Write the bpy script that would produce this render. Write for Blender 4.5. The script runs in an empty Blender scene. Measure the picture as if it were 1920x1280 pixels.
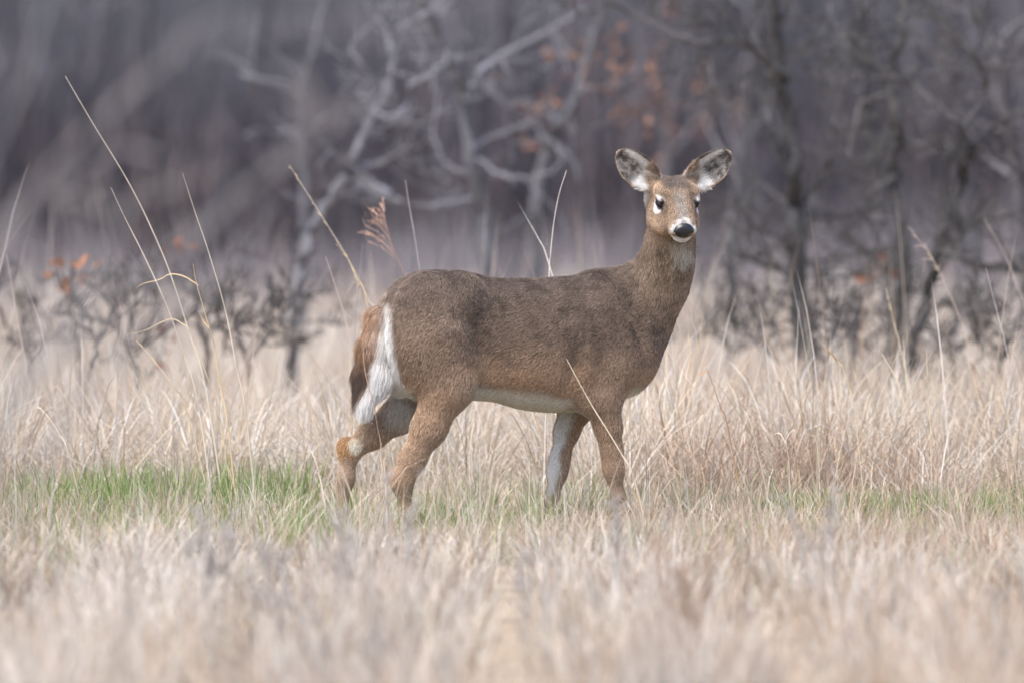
import bpy, math, random
import numpy as np
from mathutils import Vector

rng = np.random.default_rng(7)
random.seed(7)
SC = bpy.context.scene
COL = SC.collection

# ------------------------------------------------------------------ camera
CAM_D, CAM_H, FPX = 30.0, 0.8833, 18000.0      # distance to the deer, height, focal length in photo pixels
HORIZON = 480.0
cam_data = bpy.data.cameras.new('camera')
cam_data.sensor_width = 36.0
cam_data.lens = 36.0 * FPX / 1920.0
cam_data.clip_start = 0.5
cam_data.clip_end = 2000.0
cam_data.dof.use_dof = True
cam_data.dof.focus_distance = CAM_D + 0.0
cam_data.dof.aperture_fstop = 4.0
cam = bpy.data.objects.new('camera', cam_data)
cam.location = (0, -CAM_D, CAM_H)
cam.rotation_euler = (math.radians(90) - math.atan((640 - HORIZON) / FPX), 0, 0)
COL.objects.link(cam)
SC.camera = cam

# ------------------------------------------------------------------ world, sun, exposure
SUN_EL, SUN_AZ = math.radians(60), math.radians(220)     # azimuth clockwise from +Y
world = bpy.data.worlds.new('World')
SC.world = world
world.use_nodes = True
wn = world.node_tree.nodes
sky = wn.new('ShaderNodeTexSky')
sky.sky_type = 'NISHITA'
sky.sun_disc = False
sky.sun_elevation = SUN_EL
sky.sun_rotation = SUN_AZ
sky.air_density = 1.0
sky.dust_density = 4.0
sky.ozone_density = 1.0
wn['Background'].inputs['Strength'].default_value = 0.14
world.node_tree.links.new(sky.outputs[0], wn['Background'].inputs['Color'])
sun_data = bpy.data.lights.new('sun', 'SUN')
sun_data.energy = 1.2
sun_data.angle = math.radians(28)
sun_data.color = (1.0, 0.975, 0.95)
sun = bpy.data.objects.new('sun', sun_data)
sd = Vector((math.sin(SUN_AZ) * math.cos(SUN_EL), math.cos(SUN_AZ) * math.cos(SUN_EL), math.sin(SUN_EL)))
sun.rotation_euler = sd.to_track_quat('Z', 'Y').to_euler()
sun.location = (0, 0, 20)
COL.objects.link(sun)
SC.view_settings.view_transform = 'Standard'
SC.view_settings.look = 'None'
SC.view_settings.gamma = 1.0
SC.view_settings.use_curve_mapping = False
SC.view_settings.exposure = 1.25
SC.render.engine = 'CYCLES'
SC.cycles.use_denoising = True
SC.cycles.max_bounces = 6
SC.cycles.diffuse_bounces = 3
SC.cycles.transmission_bounces = 3
SC.cycles.transparent_max_bounces = 4
try:
    SC.cycles_curves.shape = 'RIBBONS'
except Exception:
    pass

# ------------------------------------------------------------------ helpers
def lin(r, g, b):
    f = lambda c: c / 12.92 if c <= 0.04045 else ((c + 0.055) / 1.055) ** 2.4
    return np.array([f(r / 255), f(g / 255), f(b / 255)], dtype=np.float32)

def at(px, py, d=CAM_D):
    """photo pixel seen at distance d -> world point"""
    return np.array([(px - 960) / FPX * d, d - CAM_D, CAM_H + (HORIZON - py) / FPX * d])

def vnoise(x, y, scale, seed=0):
    """smooth 2-D value noise in 0..1"""
    r = np.random.default_rng(seed)
    tab = r.random((64, 64))
    u, v = np.asarray(x) / scale + 1000.3, np.asarray(y) / scale + 1000.7
    iu, iv = np.floor(u).astype(int), np.floor(v).astype(int)
    fu, fv = u - iu, v - iv
    fu, fv = fu * fu * (3 - 2 * fu), fv * fv * (3 - 2 * fv)
    g = lambda a, b: tab[a % 64, b % 64]
    return (g(iu, iv) * (1 - fu) * (1 - fv) + g(iu + 1, iv) * fu * (1 - fv)
            + g(iu, iv + 1) * (1 - fu) * fv + g(iu + 1, iv + 1) * fu * fv)

def vnoise3(p, scale, seed=0):
    return (vnoise(p[:, 0], p[:, 2], scale, seed) + vnoise(p[:, 1] + 3.1, p[:, 2], scale, seed + 1)
            + vnoise(p[:, 0], p[:, 1] + 9.7, scale, seed + 2)) / 3

def sstep(a, b, x):
    t = np.clip((x - a) / (b - a), 0, 1)
    return t * t * (3 - 2 * t)

def mesh_np(name, verts, faces, mat, colors=None, smooth=True):
    """faces: (n,3) or (n,4) int array"""
    me = bpy.data.meshes.new(name)
    nv, (nf, k) = len(verts), faces.shape
    me.vertices.add(nv)
    me.vertices.foreach_set('co', np.ascontiguousarray(verts, dtype=np.float32).ravel())
    me.loops.add(nf * k)
    me.loops.foreach_set('vertex_index', np.ascontiguousarray(faces, dtype=np.int32).ravel())
    me.polygons.add(nf)
    me.polygons.foreach_set('loop_start', np.arange(0, nf * k, k, dtype=np.int32))
    me.polygons.foreach_set('use_smooth', np.full(nf, smooth, dtype=bool))
    if colors is not None:
        a = me.attributes.new('col', 'FLOAT_COLOR', 'POINT')
        c = np.ones((nv, 4), dtype=np.float32)
        c[:, :3] = colors
        a.data.foreach_set('color', c.ravel())
    me.update(calc_edges=True)
    me.validate()
    me.materials.append(mat)
    return me

def link(name, data, parent=None, loc=None):
    o = bpy.data.objects.new(name, data)
    COL.objects.link(o)
    if parent is not None:
        o.parent = parent
    if loc is not None:
        o.location = loc
    return o

def tag(o, label=None, cat=None, group=None, kind=None):
    if label: o['label'] = label
    if cat: o['category'] = cat
    if group: o['group'] = group
    if kind: o['kind'] = kind
    return o

def empty(name, loc=(0, 0, 0)):
    o = link(name, None, None, loc)
    o.empty_display_size = 0.1
    return o

# ------------------------------------------------------------------ materials
def new_mat(name):
    m = bpy.data.materials.new(name)
    m.use_nodes = True
    nt = m.node_tree
    for n in list(nt.nodes):
        nt.nodes.remove(n)
    out = nt.nodes.new('ShaderNodeOutputMaterial')
    return m, nt, out

def attr_mat(name, rough=0.8, spec=0.2, transl=0.0, noise=None):
    m, nt, out = new_mat(name)
    at_ = nt.nodes.new('ShaderNodeAttribute'); at_.attribute_name = 'col'
    src = at_.outputs['Color']
    if noise:
        tc = nt.nodes.new('ShaderNodeTexCoord')
        nz = nt.nodes.new('ShaderNodeTexNoise'); nz.inputs['Scale'].default_value = noise[0]; nz.inputs['Detail'].default_value = 4
        nt.links.new(tc.outputs['Object'], nz.inputs['Vector'])
        mr = nt.nodes.new('ShaderNodeMapRange')
        mr.inputs['From Min'].default_value = 0.3; mr.inputs['From Max'].default_value = 0.7
        mr.inputs['To Min'].default_value = noise[1]; mr.inputs['To Max'].default_value = noise[2]
        nt.links.new(nz.outputs['Fac'], mr.inputs['Value'])
        mx = nt.nodes.new('ShaderNodeVectorMath'); mx.operation = 'SCALE'
        nt.links.new(src, mx.inputs[0]); nt.links.new(mr.outputs[0], mx.inputs['Scale'])
        src = mx.outputs[0]
    p = nt.nodes.new('ShaderNodeBsdfPrincipled')
    p.inputs['Roughness'].default_value = rough
    p.inputs['Specular IOR Level'].default_value = spec
    nt.links.new(src, p.inputs['Base Color'])
    sh = p.outputs[0]
    if transl > 0:
        t = nt.nodes.new('ShaderNodeBsdfTranslucent')
        nt.links.new(src, t.inputs['Color'])
        mix = nt.nodes.new('ShaderNodeMixShader'); mix.inputs[0].default_value = transl
        nt.links.new(p.outputs[0], mix.inputs[1]); nt.links.new(t.outputs[0], mix.inputs[2])
        sh = mix.outputs[0]
    nt.links.new(sh, out.inputs['Surface'])
    return m

def noise_mat(name, stops, scale, detail=6, rough=0.95, bump=0.0):
    m, nt, out = new_mat(name)
    tc = nt.nodes.new('ShaderNodeTexCoord')
    nz = nt.nodes.new('ShaderNodeTexNoise')
    nz.inputs['Scale'].default_value = scale; nz.inputs['Detail'].default_value = detail
    nt.links.new(tc.outputs['Object'], nz.inputs['Vector'])
    cr = nt.nodes.new('ShaderNodeValToRGB')
    el = cr.color_ramp.elements
    while len(el) < len(stops):
        el.new(0.5)
    for e, (pos, c) in zip(el, stops):
        e.position = pos; e.color = (*[float(v) for v in c], 1)
    nt.links.new(nz.outputs['Fac'], cr.inputs['Fac'])
    p = nt.nodes.new('ShaderNodeBsdfPrincipled')
    p.inputs['Roughness'].default_value = rough
    p.inputs['Specular IOR Level'].default_value = 0.15
    nt.links.new(cr.outputs[0], p.inputs['Base Color'])
    if bump:
        b = nt.nodes.new('ShaderNodeBump'); b.inputs['Strength'].default_value = bump
        nt.links.new(nz.outputs['Fac'], b.inputs['Height']); nt.links.new(b.outputs[0], p.inputs['Normal'])
    nt.links.new(p.outputs[0], out.inputs['Surface'])
    return m

M_GRASS = attr_mat('dry_grass', 0.75, 0.15, 0.25)
M_BARK = attr_mat('bark', 0.95, 0.1, 0.0, (30.0, 0.7, 1.35))
M_LEAF = attr_mat('dead_leaf', 0.7, 0.2, 0.25)
M_FUR = attr_mat('fur', 0.6, 0.25, 0.0)
M_SKIN = attr_mat('hide', 0.9, 0.1, 0.0)
M_GROUND = noise_mat('thatch_ground', [(0.3, lin(120, 106, 92)), (0.5, lin(158, 142, 122)), (0.7, lin(186, 170, 150))], 3.0, 10, 0.95, 0.4)
M_HILL = noise_mat('shaded_litter', [(0.3, (0.022, 0.024, 0.028)), (0.5, (0.038, 0.039, 0.045)), (0.72, (0.082, 0.075, 0.078))], 0.16, 7)  # litter colour kept extra dark to stand in for shade under the canopy

# ------------------------------------------------------------------ ground and wooded slope
def sheet(name, xs, ys, zf, mat):
    nx, ny = len(xs), len(ys)
    X, Y = np.meshgrid(xs, ys)
    V = np.stack([X.ravel(), Y.ravel(), zf(X.ravel(), Y.ravel())], 1)
    i = np.arange(nx * ny).reshape(ny, nx)
    F = np.stack([i[:-1, :-1].ravel(), i[:-1, 1:].ravel(), i[1:, 1:].ravel(), i[1:, :-1].ravel()], 1)
    return tag(link(name, mesh_np(name, V, F, mat)), kind='structure')

def ground_z(x, y):
    """level meadow with small bumps and a low bank along the far side of the track"""
    return 0.03 * (vnoise(x, y, 2.3, 5) - 0.5) * (np.abs(y) < 40) + 0.09 * sstep(.7, 2.3, y + .15 * x)
sheet('ground', np.concatenate([np.linspace(-260, -9, 20), np.linspace(-8, 8, 65), np.linspace(9, 260, 20)]),
      np.concatenate([np.linspace(-45, -18, 10), np.linspace(-17, 8, 101), np.linspace(9, 60, 30), np.linspace(70, 600, 30)]), ground_z, M_GROUND)
def hill_z(x, y):
    return -0.6 + 26 * sstep(95, 190, y) + 1.5 * (vnoise(x, y, 14, 8) - 0.5) * sstep(95, 120, y)
sheet('wooded_hill', np.linspace(-260, 260, 120), np.linspace(92, 260, 70), hill_z, M_HILL)

# ------------------------------------------------------------------ grass blades
def blades(base, height, az, th0, curl, power, width, c0, c1, K=3):
    """ribbons: th0 lean at the base, curl added towards the tip (radians from vertical)"""
    n = len(base)
    s = np.linspace(0, 1, K + 1)
    sm = (s[1:] + s[:-1]) / 2
    th = th0[:, None] + curl[:, None] * sm[None, :] ** power[:, None]
    ds = height[:, None] / K
    hor = np.concatenate([np.zeros((n, 1)), np.cumsum(np.sin(th) * ds, 1)], 1)
    ver = np.concatenate([np.zeros((n, 1)), np.cumsum(np.cos(th) * ds, 1)], 1)
    dx, dy = np.cos(az)[:, None], np.sin(az)[:, None]
    P = np.stack([base[:, 0:1] + hor * dx, base[:, 1:2] + hor * dy, base[:, 2:3] + ver], 2)
    tw = az + rng.normal(np.pi / 2, 0.7, n)
    W = np.stack([np.cos(tw), np.sin(tw), np.zeros(n)], 1)
    wprof = np.array([1.0 - 0.75 * q ** 1.5 for q in s[:-1]])
    A = P[:, :-1] + W[:, None, :] * (width[:, None] * wprof[None] / 2)[..., None]
    B = P[:, :-1] - W[:, None, :] * (width[:, None] * wprof[None] / 2)[..., None]
    V = np.concatenate([A, B, P[:, -1:]], 1)                     # (n, 2K+1, 3)
    m = 2 * K + 1
    tri = []
    for k in range(K - 1):
        tri += [(k, k + 1, K + k), (k + 1, K + k + 1, K + k)]
    tri.append((K - 1, 2 * K, 2 * K - 1))
    T = np.array(tri)
    F = (np.arange(n)[:, None, None] * m + T[None]).reshape(-1, 3)
    tt = np.concatenate([s[:-1], s[:-1], [1.0]])
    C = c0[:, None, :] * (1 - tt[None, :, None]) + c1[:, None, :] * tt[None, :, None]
    return V.reshape(-1, 3), F, C.reshape(-1, 3)

TAN = np.array([lin(208, 190, 166), lin(220, 210, 196), lin(196, 178, 156), lin(228, 220, 208), lin(204, 188, 172),
                lin(178, 152, 128), lin(214, 202, 192), lin(208, 196, 172)])
PINK = np.array([lin(208, 194, 180), lin(218, 208, 196), lin(194, 176, 160), lin(226, 218, 206), lin(202, 188, 174)])
RUSSET = np.array([lin(190, 160, 138), lin(172, 140, 116), lin(202, 176, 152)])
GREEN = np.array([lin(112, 140, 66), lin(128, 152, 82), lin(96, 126, 58), lin(144, 160, 98), lin(152, 162, 108)])

def pick(pal, n, jit=0.12):
    c = pal[rng.integers(0, len(pal), n)]
    return np.clip(c * rng.normal(1.0, jit, (n, 1)) * np.array([.95, .985, 1.02]), 0.01, 0.85)

def scatter(n, d0, d1, spread=1.35, extra=0.6, power=1.0):
    """points between two distances from the camera, filling the view and some way past its edges"""
    u = rng.random(n) ** power
    d = np.sqrt(d0 * d0 + (d1 * d1 - d0 * d0) * u)
    half = d * 960 / FPX * spread + extra
    x = (rng.random(n) * 2 - 1) * half
    return x, d - CAM_D

def clump(x, y, size, strength, seed):
    """pull points towards clump centres"""
    cx = (np.floor(x / size) + 0.5 + 0.7 * (vnoise(np.floor(x / size) * 7.3, np.floor(y / size) * 5.1, 1.0, seed) - 0.5)) * size
    cy = (np.floor(y / size) + 0.5 + 0.7 * (vnoise(np.floor(x / size) * 3.7, np.floor(y / size) * 9.1, 1.0, seed + 1) - 0.5)) * size
    s = strength * rng.random(len(x)) ** 0.7
    return x + (cx - x) * s, y + (cy - y) * s, np.arctan2(y - cy, x - cx)

def grass_object(name, parts, label, cat='grass'):
    V, F, C, off = [], [], [], 0
    for v, f, c in parts:
        V.append(v); F.append(f + off); C.append(c); off += len(v)
    o = link(name, mesh_np(name, np.concatenate(V), np.concatenate(F), M_GRASS, np.concatenate(C), smooth=False))
    return tag(o, label, cat, kind='stuff')

def stand(n, d0, d1, hmin, hmax, width, pal, lean=0.35, curl=1.0, K=3, size=0.35, cl=0.6, seed=1, keep=None, spread=1.35, c_dark=0.8, tone=True):
    x, y = scatter(n, d0, d1, spread)
    x, y, out = clump(x, y, size, cl, seed)
    if keep is not None:
        k = keep(x, y) > rng.random(n)
        x, y, out = x[k], y[k], out[k]
    n = len(x)
    base = np.stack([x, y, ground_z(x, y) - 0.01], 1)
    hn = 0.55 + 0.9 * vnoise(x, y, 0.9, seed + 20)
    h = (hmin + (hmax - hmin) * rng.random(n) ** 1.6) * hn
    az = np.where(rng.random(n) < 0.55, out + rng.normal(0, 0.5, n), rng.random(n) * 2 * np.pi)
    th0 = np.abs(rng.normal(0, lean, n))
    cu = np.abs(rng.normal(0, curl, n)) * np.where(rng.random(n) < 0.25, 1.9, 0.8)
    w = width * rng.uniform(0.6, 1.5, n)
    c1 = pick(pal, n)
    if tone:
        rus = sstep(.56, .78, vnoise(x, y, 1.3, seed + 40)) * .75 * (rng.random(n) < .8)
        c1 = c1 + (pick(RUSSET, n) - c1) * rus[:, None]
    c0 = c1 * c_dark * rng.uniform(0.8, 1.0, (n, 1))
    return blades(base, h, az, th0, cu, rng.uniform(1.2, 3.0, n), w, c0, c1, K)

def strip(x, y):
    """the short grassy track the deer stands on: 1 inside, 0 in the tall grass"""
    far = 1.9 + 0.9 * (vnoise(x, y * 0, 0.7, 31) - 0.5) - 0.15 * x
    near = -3.2 + 1.6 * (vnoise(x, y * 0, 1.1, 32) - 0.5)
    return sstep(far + 0.35, far - 0.35, y) * sstep(near - 0.8, near + 0.8, y)

not_strip = lambda x, y: 1 - strip(x, y)
def green_patch(x, y):
    band = sstep(0.0, 1.0, y) * sstep(3.2, 2.2, y)
    side = np.maximum(sstep(-.55, -.9, x), sstep(.70, .95, x))
    return strip(x, y + .4) * np.clip(band * (.15 + .35 * side) * sstep(.36, .60, vnoise(x, y * .5, .30, 41)) + .20 * sstep(0.52, 0.68, vnoise(x, y, 0.5, 42)) * sstep(1.2, .2, x), 0, 1)

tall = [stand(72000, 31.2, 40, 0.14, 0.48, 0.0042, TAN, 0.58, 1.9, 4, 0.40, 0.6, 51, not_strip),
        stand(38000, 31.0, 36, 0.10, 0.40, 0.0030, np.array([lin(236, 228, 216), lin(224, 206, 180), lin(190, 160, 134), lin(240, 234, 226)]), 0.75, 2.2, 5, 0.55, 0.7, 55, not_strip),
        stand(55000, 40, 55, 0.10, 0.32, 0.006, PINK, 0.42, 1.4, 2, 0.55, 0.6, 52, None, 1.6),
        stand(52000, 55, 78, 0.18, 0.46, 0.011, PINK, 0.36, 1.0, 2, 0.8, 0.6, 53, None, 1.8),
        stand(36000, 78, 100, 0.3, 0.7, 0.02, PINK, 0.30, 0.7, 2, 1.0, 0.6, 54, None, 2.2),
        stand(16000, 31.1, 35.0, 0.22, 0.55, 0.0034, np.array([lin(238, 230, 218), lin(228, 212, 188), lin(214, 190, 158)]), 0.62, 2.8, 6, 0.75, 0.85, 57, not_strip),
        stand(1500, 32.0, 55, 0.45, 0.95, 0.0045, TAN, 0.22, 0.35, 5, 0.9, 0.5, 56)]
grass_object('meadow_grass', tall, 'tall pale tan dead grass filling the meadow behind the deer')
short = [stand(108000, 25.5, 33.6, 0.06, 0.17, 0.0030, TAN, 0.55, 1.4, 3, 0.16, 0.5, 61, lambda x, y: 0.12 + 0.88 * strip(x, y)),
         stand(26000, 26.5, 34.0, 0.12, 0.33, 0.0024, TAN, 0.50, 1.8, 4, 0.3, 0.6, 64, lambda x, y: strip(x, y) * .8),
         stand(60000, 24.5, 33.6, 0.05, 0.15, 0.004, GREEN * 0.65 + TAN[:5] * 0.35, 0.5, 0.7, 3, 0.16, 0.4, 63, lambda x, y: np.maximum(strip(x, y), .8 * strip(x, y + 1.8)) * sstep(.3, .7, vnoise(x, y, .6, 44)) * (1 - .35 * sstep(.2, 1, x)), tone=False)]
grass_object('track_grass', short, 'short straw grass on the track round the deer\'s feet')
TUFTS = np.array([(-1.52, 1.2, .16), (-1.30, .9, .13), (-1.22, 1.5, .17), (-1.05, 1.0, .10), (-.93, 1.4, .14), (-.80, 1.0, .09), (-1.45, -.4, .16), (-.72, 1.5, .08), (-.35, .1, .10),
                  (-.18, -.5, .10), (.10, -.3, .09), (.28, .4, .08), (.55, .6, .08), (.80, .5, .13), (.93, .2, .13), (1.08, .5, .14), (1.22, .3, .10), (1.42, .4, .13), (1.58, .5, .10), (-1.1, -1.2, .14), (-.6, -1.5, .12)])
def tufts(x, y):
    k = np.zeros(len(x))
    for cx, cy, r_ in TUFTS:
        k = np.maximum(k, sstep(1.3, .4, np.hypot((x - cx) / r_, (y - cy) / (r_ * 2.2)) + .8 * (vnoise(x, y, .06, 47) - .5)))
    return k * np.where(x < -.5, .38 + .35 * sstep(.45, .7, vnoise(x, y * .4, .13, 49)), 1.0)
green = [stand(150000, 27.5, 32.4, 0.09, 0.21, 0.0042, GREEN, 0.34, 0.6, 3, 0.2, 0.35, 65, tufts, tone=False),
         stand(60000, 26.5, 33.6, 0.07, 0.17, 0.0042, GREEN, 0.32, 0.5, 3, 0.2, 0.5, 62, green_patch, tone=False)]
grass_object('green_grass', green, 'fresh green grass tufts along the edge of the short track')
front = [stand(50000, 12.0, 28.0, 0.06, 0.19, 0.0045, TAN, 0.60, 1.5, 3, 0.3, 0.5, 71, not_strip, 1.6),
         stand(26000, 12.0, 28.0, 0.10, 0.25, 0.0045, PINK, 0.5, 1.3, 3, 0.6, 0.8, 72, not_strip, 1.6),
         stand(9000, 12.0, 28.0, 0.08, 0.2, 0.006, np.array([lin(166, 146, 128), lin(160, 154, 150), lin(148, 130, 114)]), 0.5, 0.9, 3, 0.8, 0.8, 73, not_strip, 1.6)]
grass_object('low_meadow_grass', front, 'matted low dead grass on the camera side of the track')
# ------------------------------------------------------------------ bare trees, saplings and the woods behind
class Tubes:
    def __init__(self):
        self.V, self.F, self.C, self.n = [], [], [], 0
    def add(self, pts, radii, col, sides=5):
        P = np.asarray(pts, float); m = len(P)
        T = np.gradient(P, axis=0); T /= np.linalg.norm(T, axis=1, keepdims=True) + 1e-9
        ref = np.where(np.abs(T[:, 2:3]) > .9, np.array([[1.0, 0, 0]]), np.array([[0, 0, 1.0]]))
        A = np.cross(T, ref); A /= np.linalg.norm(A, axis=1, keepdims=True) + 1e-9
        B = np.cross(T, A)
        an = np.linspace(0, 2 * np.pi, sides, endpoint=False)
        R = np.asarray(radii, float)[:, None, None]
        ring = P[:, None] + R * (A[:, None] * np.cos(an)[None, :, None] + B[:, None] * np.sin(an)[None, :, None])
        i = np.arange(m * sides).reshape(m, sides)
        F = np.stack([i[:-1].ravel(), np.roll(i, -1, 1)[:-1].ravel(), np.roll(i, -1, 1)[1:].ravel(), i[1:].ravel()], 1)
        self.V.append(ring.reshape(-1, 3)); self.F.append(F + self.n); self.n += m * sides
        c = np.asarray(col, float)
        c = np.tile(c, (m * sides, 1)) if c.ndim == 1 else np.repeat(c, sides, 0)
        self.C.append(c)
    def mesh(self, name, mat):
        return mesh_np(name, np.concatenate(self.V), np.concatenate(self.F), mat, np.concatenate(self.C))

def bend(p0, d0, length, n, wig, up, r):
    """a crooked branch: starts at p0 along d0"""
    P = [np.array(p0, float)]; d = np.array(d0, float)
    for i in range(n):
        d = d + r.normal(0, wig, 3) + np.array([0, 0, up])
        d /= np.linalg.norm(d)
        P.append(P[-1] + d * length / n)
    return np.array(P), d

def twigs(tub, P, R, r, level, dens, lmul, col, up=.04, minr=.0050):
    """side twigs along the branch P, recursively"""
    L_ = np.linalg.norm(np.diff(P, axis=0), axis=1).sum()
    n = r.poisson(dens * L_)
    for _ in range(n):
        u = r.uniform(.15, 1.0)
        f = u * (len(P) - 1); i = min(int(f), len(P) - 2)
        p = P[i] + (P[i + 1] - P[i]) * (f - i)
        ax = P[i + 1] - P[i]; ax /= np.linalg.norm(ax) + 1e-9
        rnd = r.normal(0, 1, 3); rnd -= ax * (rnd @ ax); rnd /= np.linalg.norm(rnd)
        ang = r.uniform(.5, 1.15)
        d = ax * math.cos(ang) + rnd * math.sin(ang)
        ln = lmul * r.uniform(.5, 1.3) * (1.15 - .5 * u)
        r0 = max(minr, (R[i] * .5) * r.uniform(.6, 1.0))
        Q, _d = bend(p, d, ln, 5, .22, up, r)
        rr = np.linspace(r0, minr * .7, 6)
        tub.add(Q, rr, col * r.uniform(.75, 1.3), 4 if r0 > .006 else 3)
        if level > 1:
            twigs(tub, Q, rr, r, level - 1, dens * 1.35, lmul * .55, col, up, minr)

def bare_tree(name, dist_m, limbs, seed, label, group=None, cat='tree', tw=(2, 2.2, .5), col=(.165, .160, .170), stem='trunk', pale=1.6):
    """limbs: [(thickness at start in photo px, at end, [(px, py), ...])]; the first is the trunk and runs to the ground"""
    r = np.random.default_rng(seed)
    tub, br = Tubes(), Tubes()
    root = None
    paths = []
    for k, (w0, w1, pts) in enumerate(limbs):
        Q = np.array([at(px, py, dist_m) for px, py in pts])
        drift = np.cumsum(r.normal(0, .10, len(Q))) * (1 if k == 0 else 1.6)
        if k == 0:
            drift -= drift[0]
        else:                                            # start where the parent limb is at that place
            q = Q[0]
            best = min(((np.linalg.norm((PP - q)[:, [0, 2]], axis=1).min(), PP[np.linalg.norm((PP - q)[:, [0, 2]], axis=1).argmin(), 1]) for PP in paths))
            drift = drift - drift[0] + (best[1] - Q[0, 1])
        Q[:, 1] += drift
        t = np.linspace(0, 1, len(Q)); tt = np.linspace(0, 1, (len(Q) - 1) * 4 + 1)
        S = np.stack([smooth_interp_(tt, t, Q[:, i]) for i in range(3)], 1)
        S[1:] += r.normal(0, .006, (len(S) - 1, 3))
        rad = np.interp(tt, [0, 1], [w0, w1]) * ((.80 if k else .85) if cat == 'tree' else .62) / 2 / FPX * dist_m
        if k == 0:
            root = S[0].copy(); root[2] = 0
            g = S[0].copy(); g[2] = -.05
            S = np.concatenate([[g], S]); rad = np.concatenate([[rad[0] * 1.25], rad])
        rad = rad * (1 + r.normal(0, .06, len(rad)))
        c = np.array(col) * r.uniform(.85, 1.15)
        lich = vnoise3(S, .25, seed)[:, None]
        cc = c[None] * (.75 + .5 * lich)
        (tub if k == 0 else br).add(S, rad, cc if k == 0 else cc * (pale - .1 * r.uniform(0, 5)), 8 if k == 0 else 6)
        paths.append(S)
        twigs(br, S[len(S) // 4 if k == 0 else 0:], rad[len(S) // 4 if k == 0 else 0:], r, tw[0], tw[1], tw[2], np.array(col) * pale * .8, .04 if cat == 'tree' else .13)
    o = empty(name, root)
    tag(o, label, cat, group)
    for nm, tb in ((stem, tub), ('crown', br)):
        if tb.V:
            tb.V = [v - root for v in tb.V]
            link(nm, tb.mesh(nm, M_BARK), o)
    return o, root, paths

def smooth_interp_(xq, xs, ys):
    m = np.gradient(ys, xs)
    i = np.clip(np.searchsorted(xs, xq) - 1, 0, len(xs) - 2)
    h = xs[i + 1] - xs[i]; t = (xq - xs[i]) / h
    return ((2 * t**3 - 3 * t**2 + 1) * ys[i] + (t**3 - 2 * t**2 + t) * h * m[i]
            + (-2 * t**3 + 3 * t**2) * ys[i + 1] + (t**3 - t**2) * h * m[i + 1])

def leaf_geo(r, size):
    """one lobed, curled dead oak leaf"""
    prof = [(0, .05), (.15, .12), (.28, .30), (.38, .20), (.52, .38), (.64, .24), (.78, .30), (.9, .16), (1, .02)]
    V, F = [], []
    cur = r.uniform(.3, .9) * r.choice([-1, 1])
    for t, w in prof:
        z = cur * (t - .5) ** 2
        for sx in (-1, 0, 1):
            V.append((t, w * sx, z + abs(sx) * w * r.uniform(.1, .6)))
    for i in range(len(prof) - 1):
        for j in (0, 1):
            a = i * 3 + j
            F.append((a, a + 1, a + 4, a + 3))
    V = np.array(V) * size
    q = r.normal(0, 1, 4); q /= np.linalg.norm(q)
    w, x, y, z = q
    Rm = np.array([[1 - 2 * (y * y + z * z), 2 * (x * y - z * w), 2 * (x * z + y * w)], [2 * (x * y + z * w), 1 - 2 * (x * x + z * z), 2 * (y * z - x * w)],
                   [2 * (x * z - y * w), 2 * (y * z + x * w), 1 - 2 * (x * x + y * y)]])
    return V @ Rm.T, np.array(F)
RUST = np.array([lin(140, 106, 88), lin(122, 93, 80), lin(150, 115, 96), lin(112, 87, 80)])
def leaf_at(owner, root, p, r, size, col=None):
    V, F = leaf_geo(r, size)
    c = RUST[r.integers(0, len(RUST))] if col is None else np.array(col)
    link('leaf', mesh_np('leaf', V + (p - root), F, M_LEAF, np.tile(c * r.uniform(.8, 1.2), (len(V), 1))), owner)
def leaf_mass(owner, root, centres, r, n, spread, size):
    V, F, C, off = [], [], [], 0
    for c in centres:
        for _ in range(n):
            v, f = leaf_geo(r, size * r.uniform(.7, 1.3))
            V.append(v + c - root + r.normal(0, spread, 3)); F.append(f + off); off += len(v)
            C.append(np.tile(RUST[r.integers(0, 4)] * r.uniform(.7, 1.2), (len(v), 1)))
    o = link('leaves', mesh_np('leaves', np.concatenate(V), np.concatenate(F), M_LEAF, np.concatenate(C)), owner)
    o['kind'] = 'stuff'

# the crooked pale tree rising behind the deer's rump
bare_tree('bare_tree', 50, [
    (30, 20, [(545, 690), (556, 560), (572, 470), (610, 390), (650, 330), (675, 270), (692, 232)]),
    (14, 7, [(692, 232), (712, 190), (735, 120), (728, 70), (760, 45), (800, 22), (830, -20)]),
    (12, 5, [(700, 210), (742, 222), (762, 195), (764, 168), (742, 130)]),
    (9, 4, [(764, 168), (800, 140), (835, 118), (842, 90)]),
    (12, 4, [(660, 325), (720, 300), (770, 268), (772, 235)]),
    (16, 8, [(735, 365), (690, 340), (655, 310), (635, 285)]),
    (9, 3, [(712, 160), (680, 125), (660, 100), (655, 80)]),
    ], 101, 'crooked pale grey bare tree rising behind the deer\'s rump', 'bare trees in the meadow', tw=(3, 4.2, .42), col=(.135, .135, .150), pale=1.7)
bare_tree('bare_tree', 60, [
    (24, 14, [(560, 690), (566, 470), (568, 300), (565, 180), (590, 90), (612, -20)]),
    (10, 5, [(568, 185), (540, 160), (505, 155), (470, 145), (455, 138)]),
    (9, 4, [(566, 240), (520, 246), (485, 244), (460, 252)]),
    (8, 4, [(598, 85), (585, 60), (580, 45)]),
    ], 102, 'slender straight bare trunk with few limbs standing beyond the crooked pale tree', 'bare trees in the meadow', tw=(3, 1.8, .46), col=(.120, .120, .134), pale=1.8)
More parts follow.
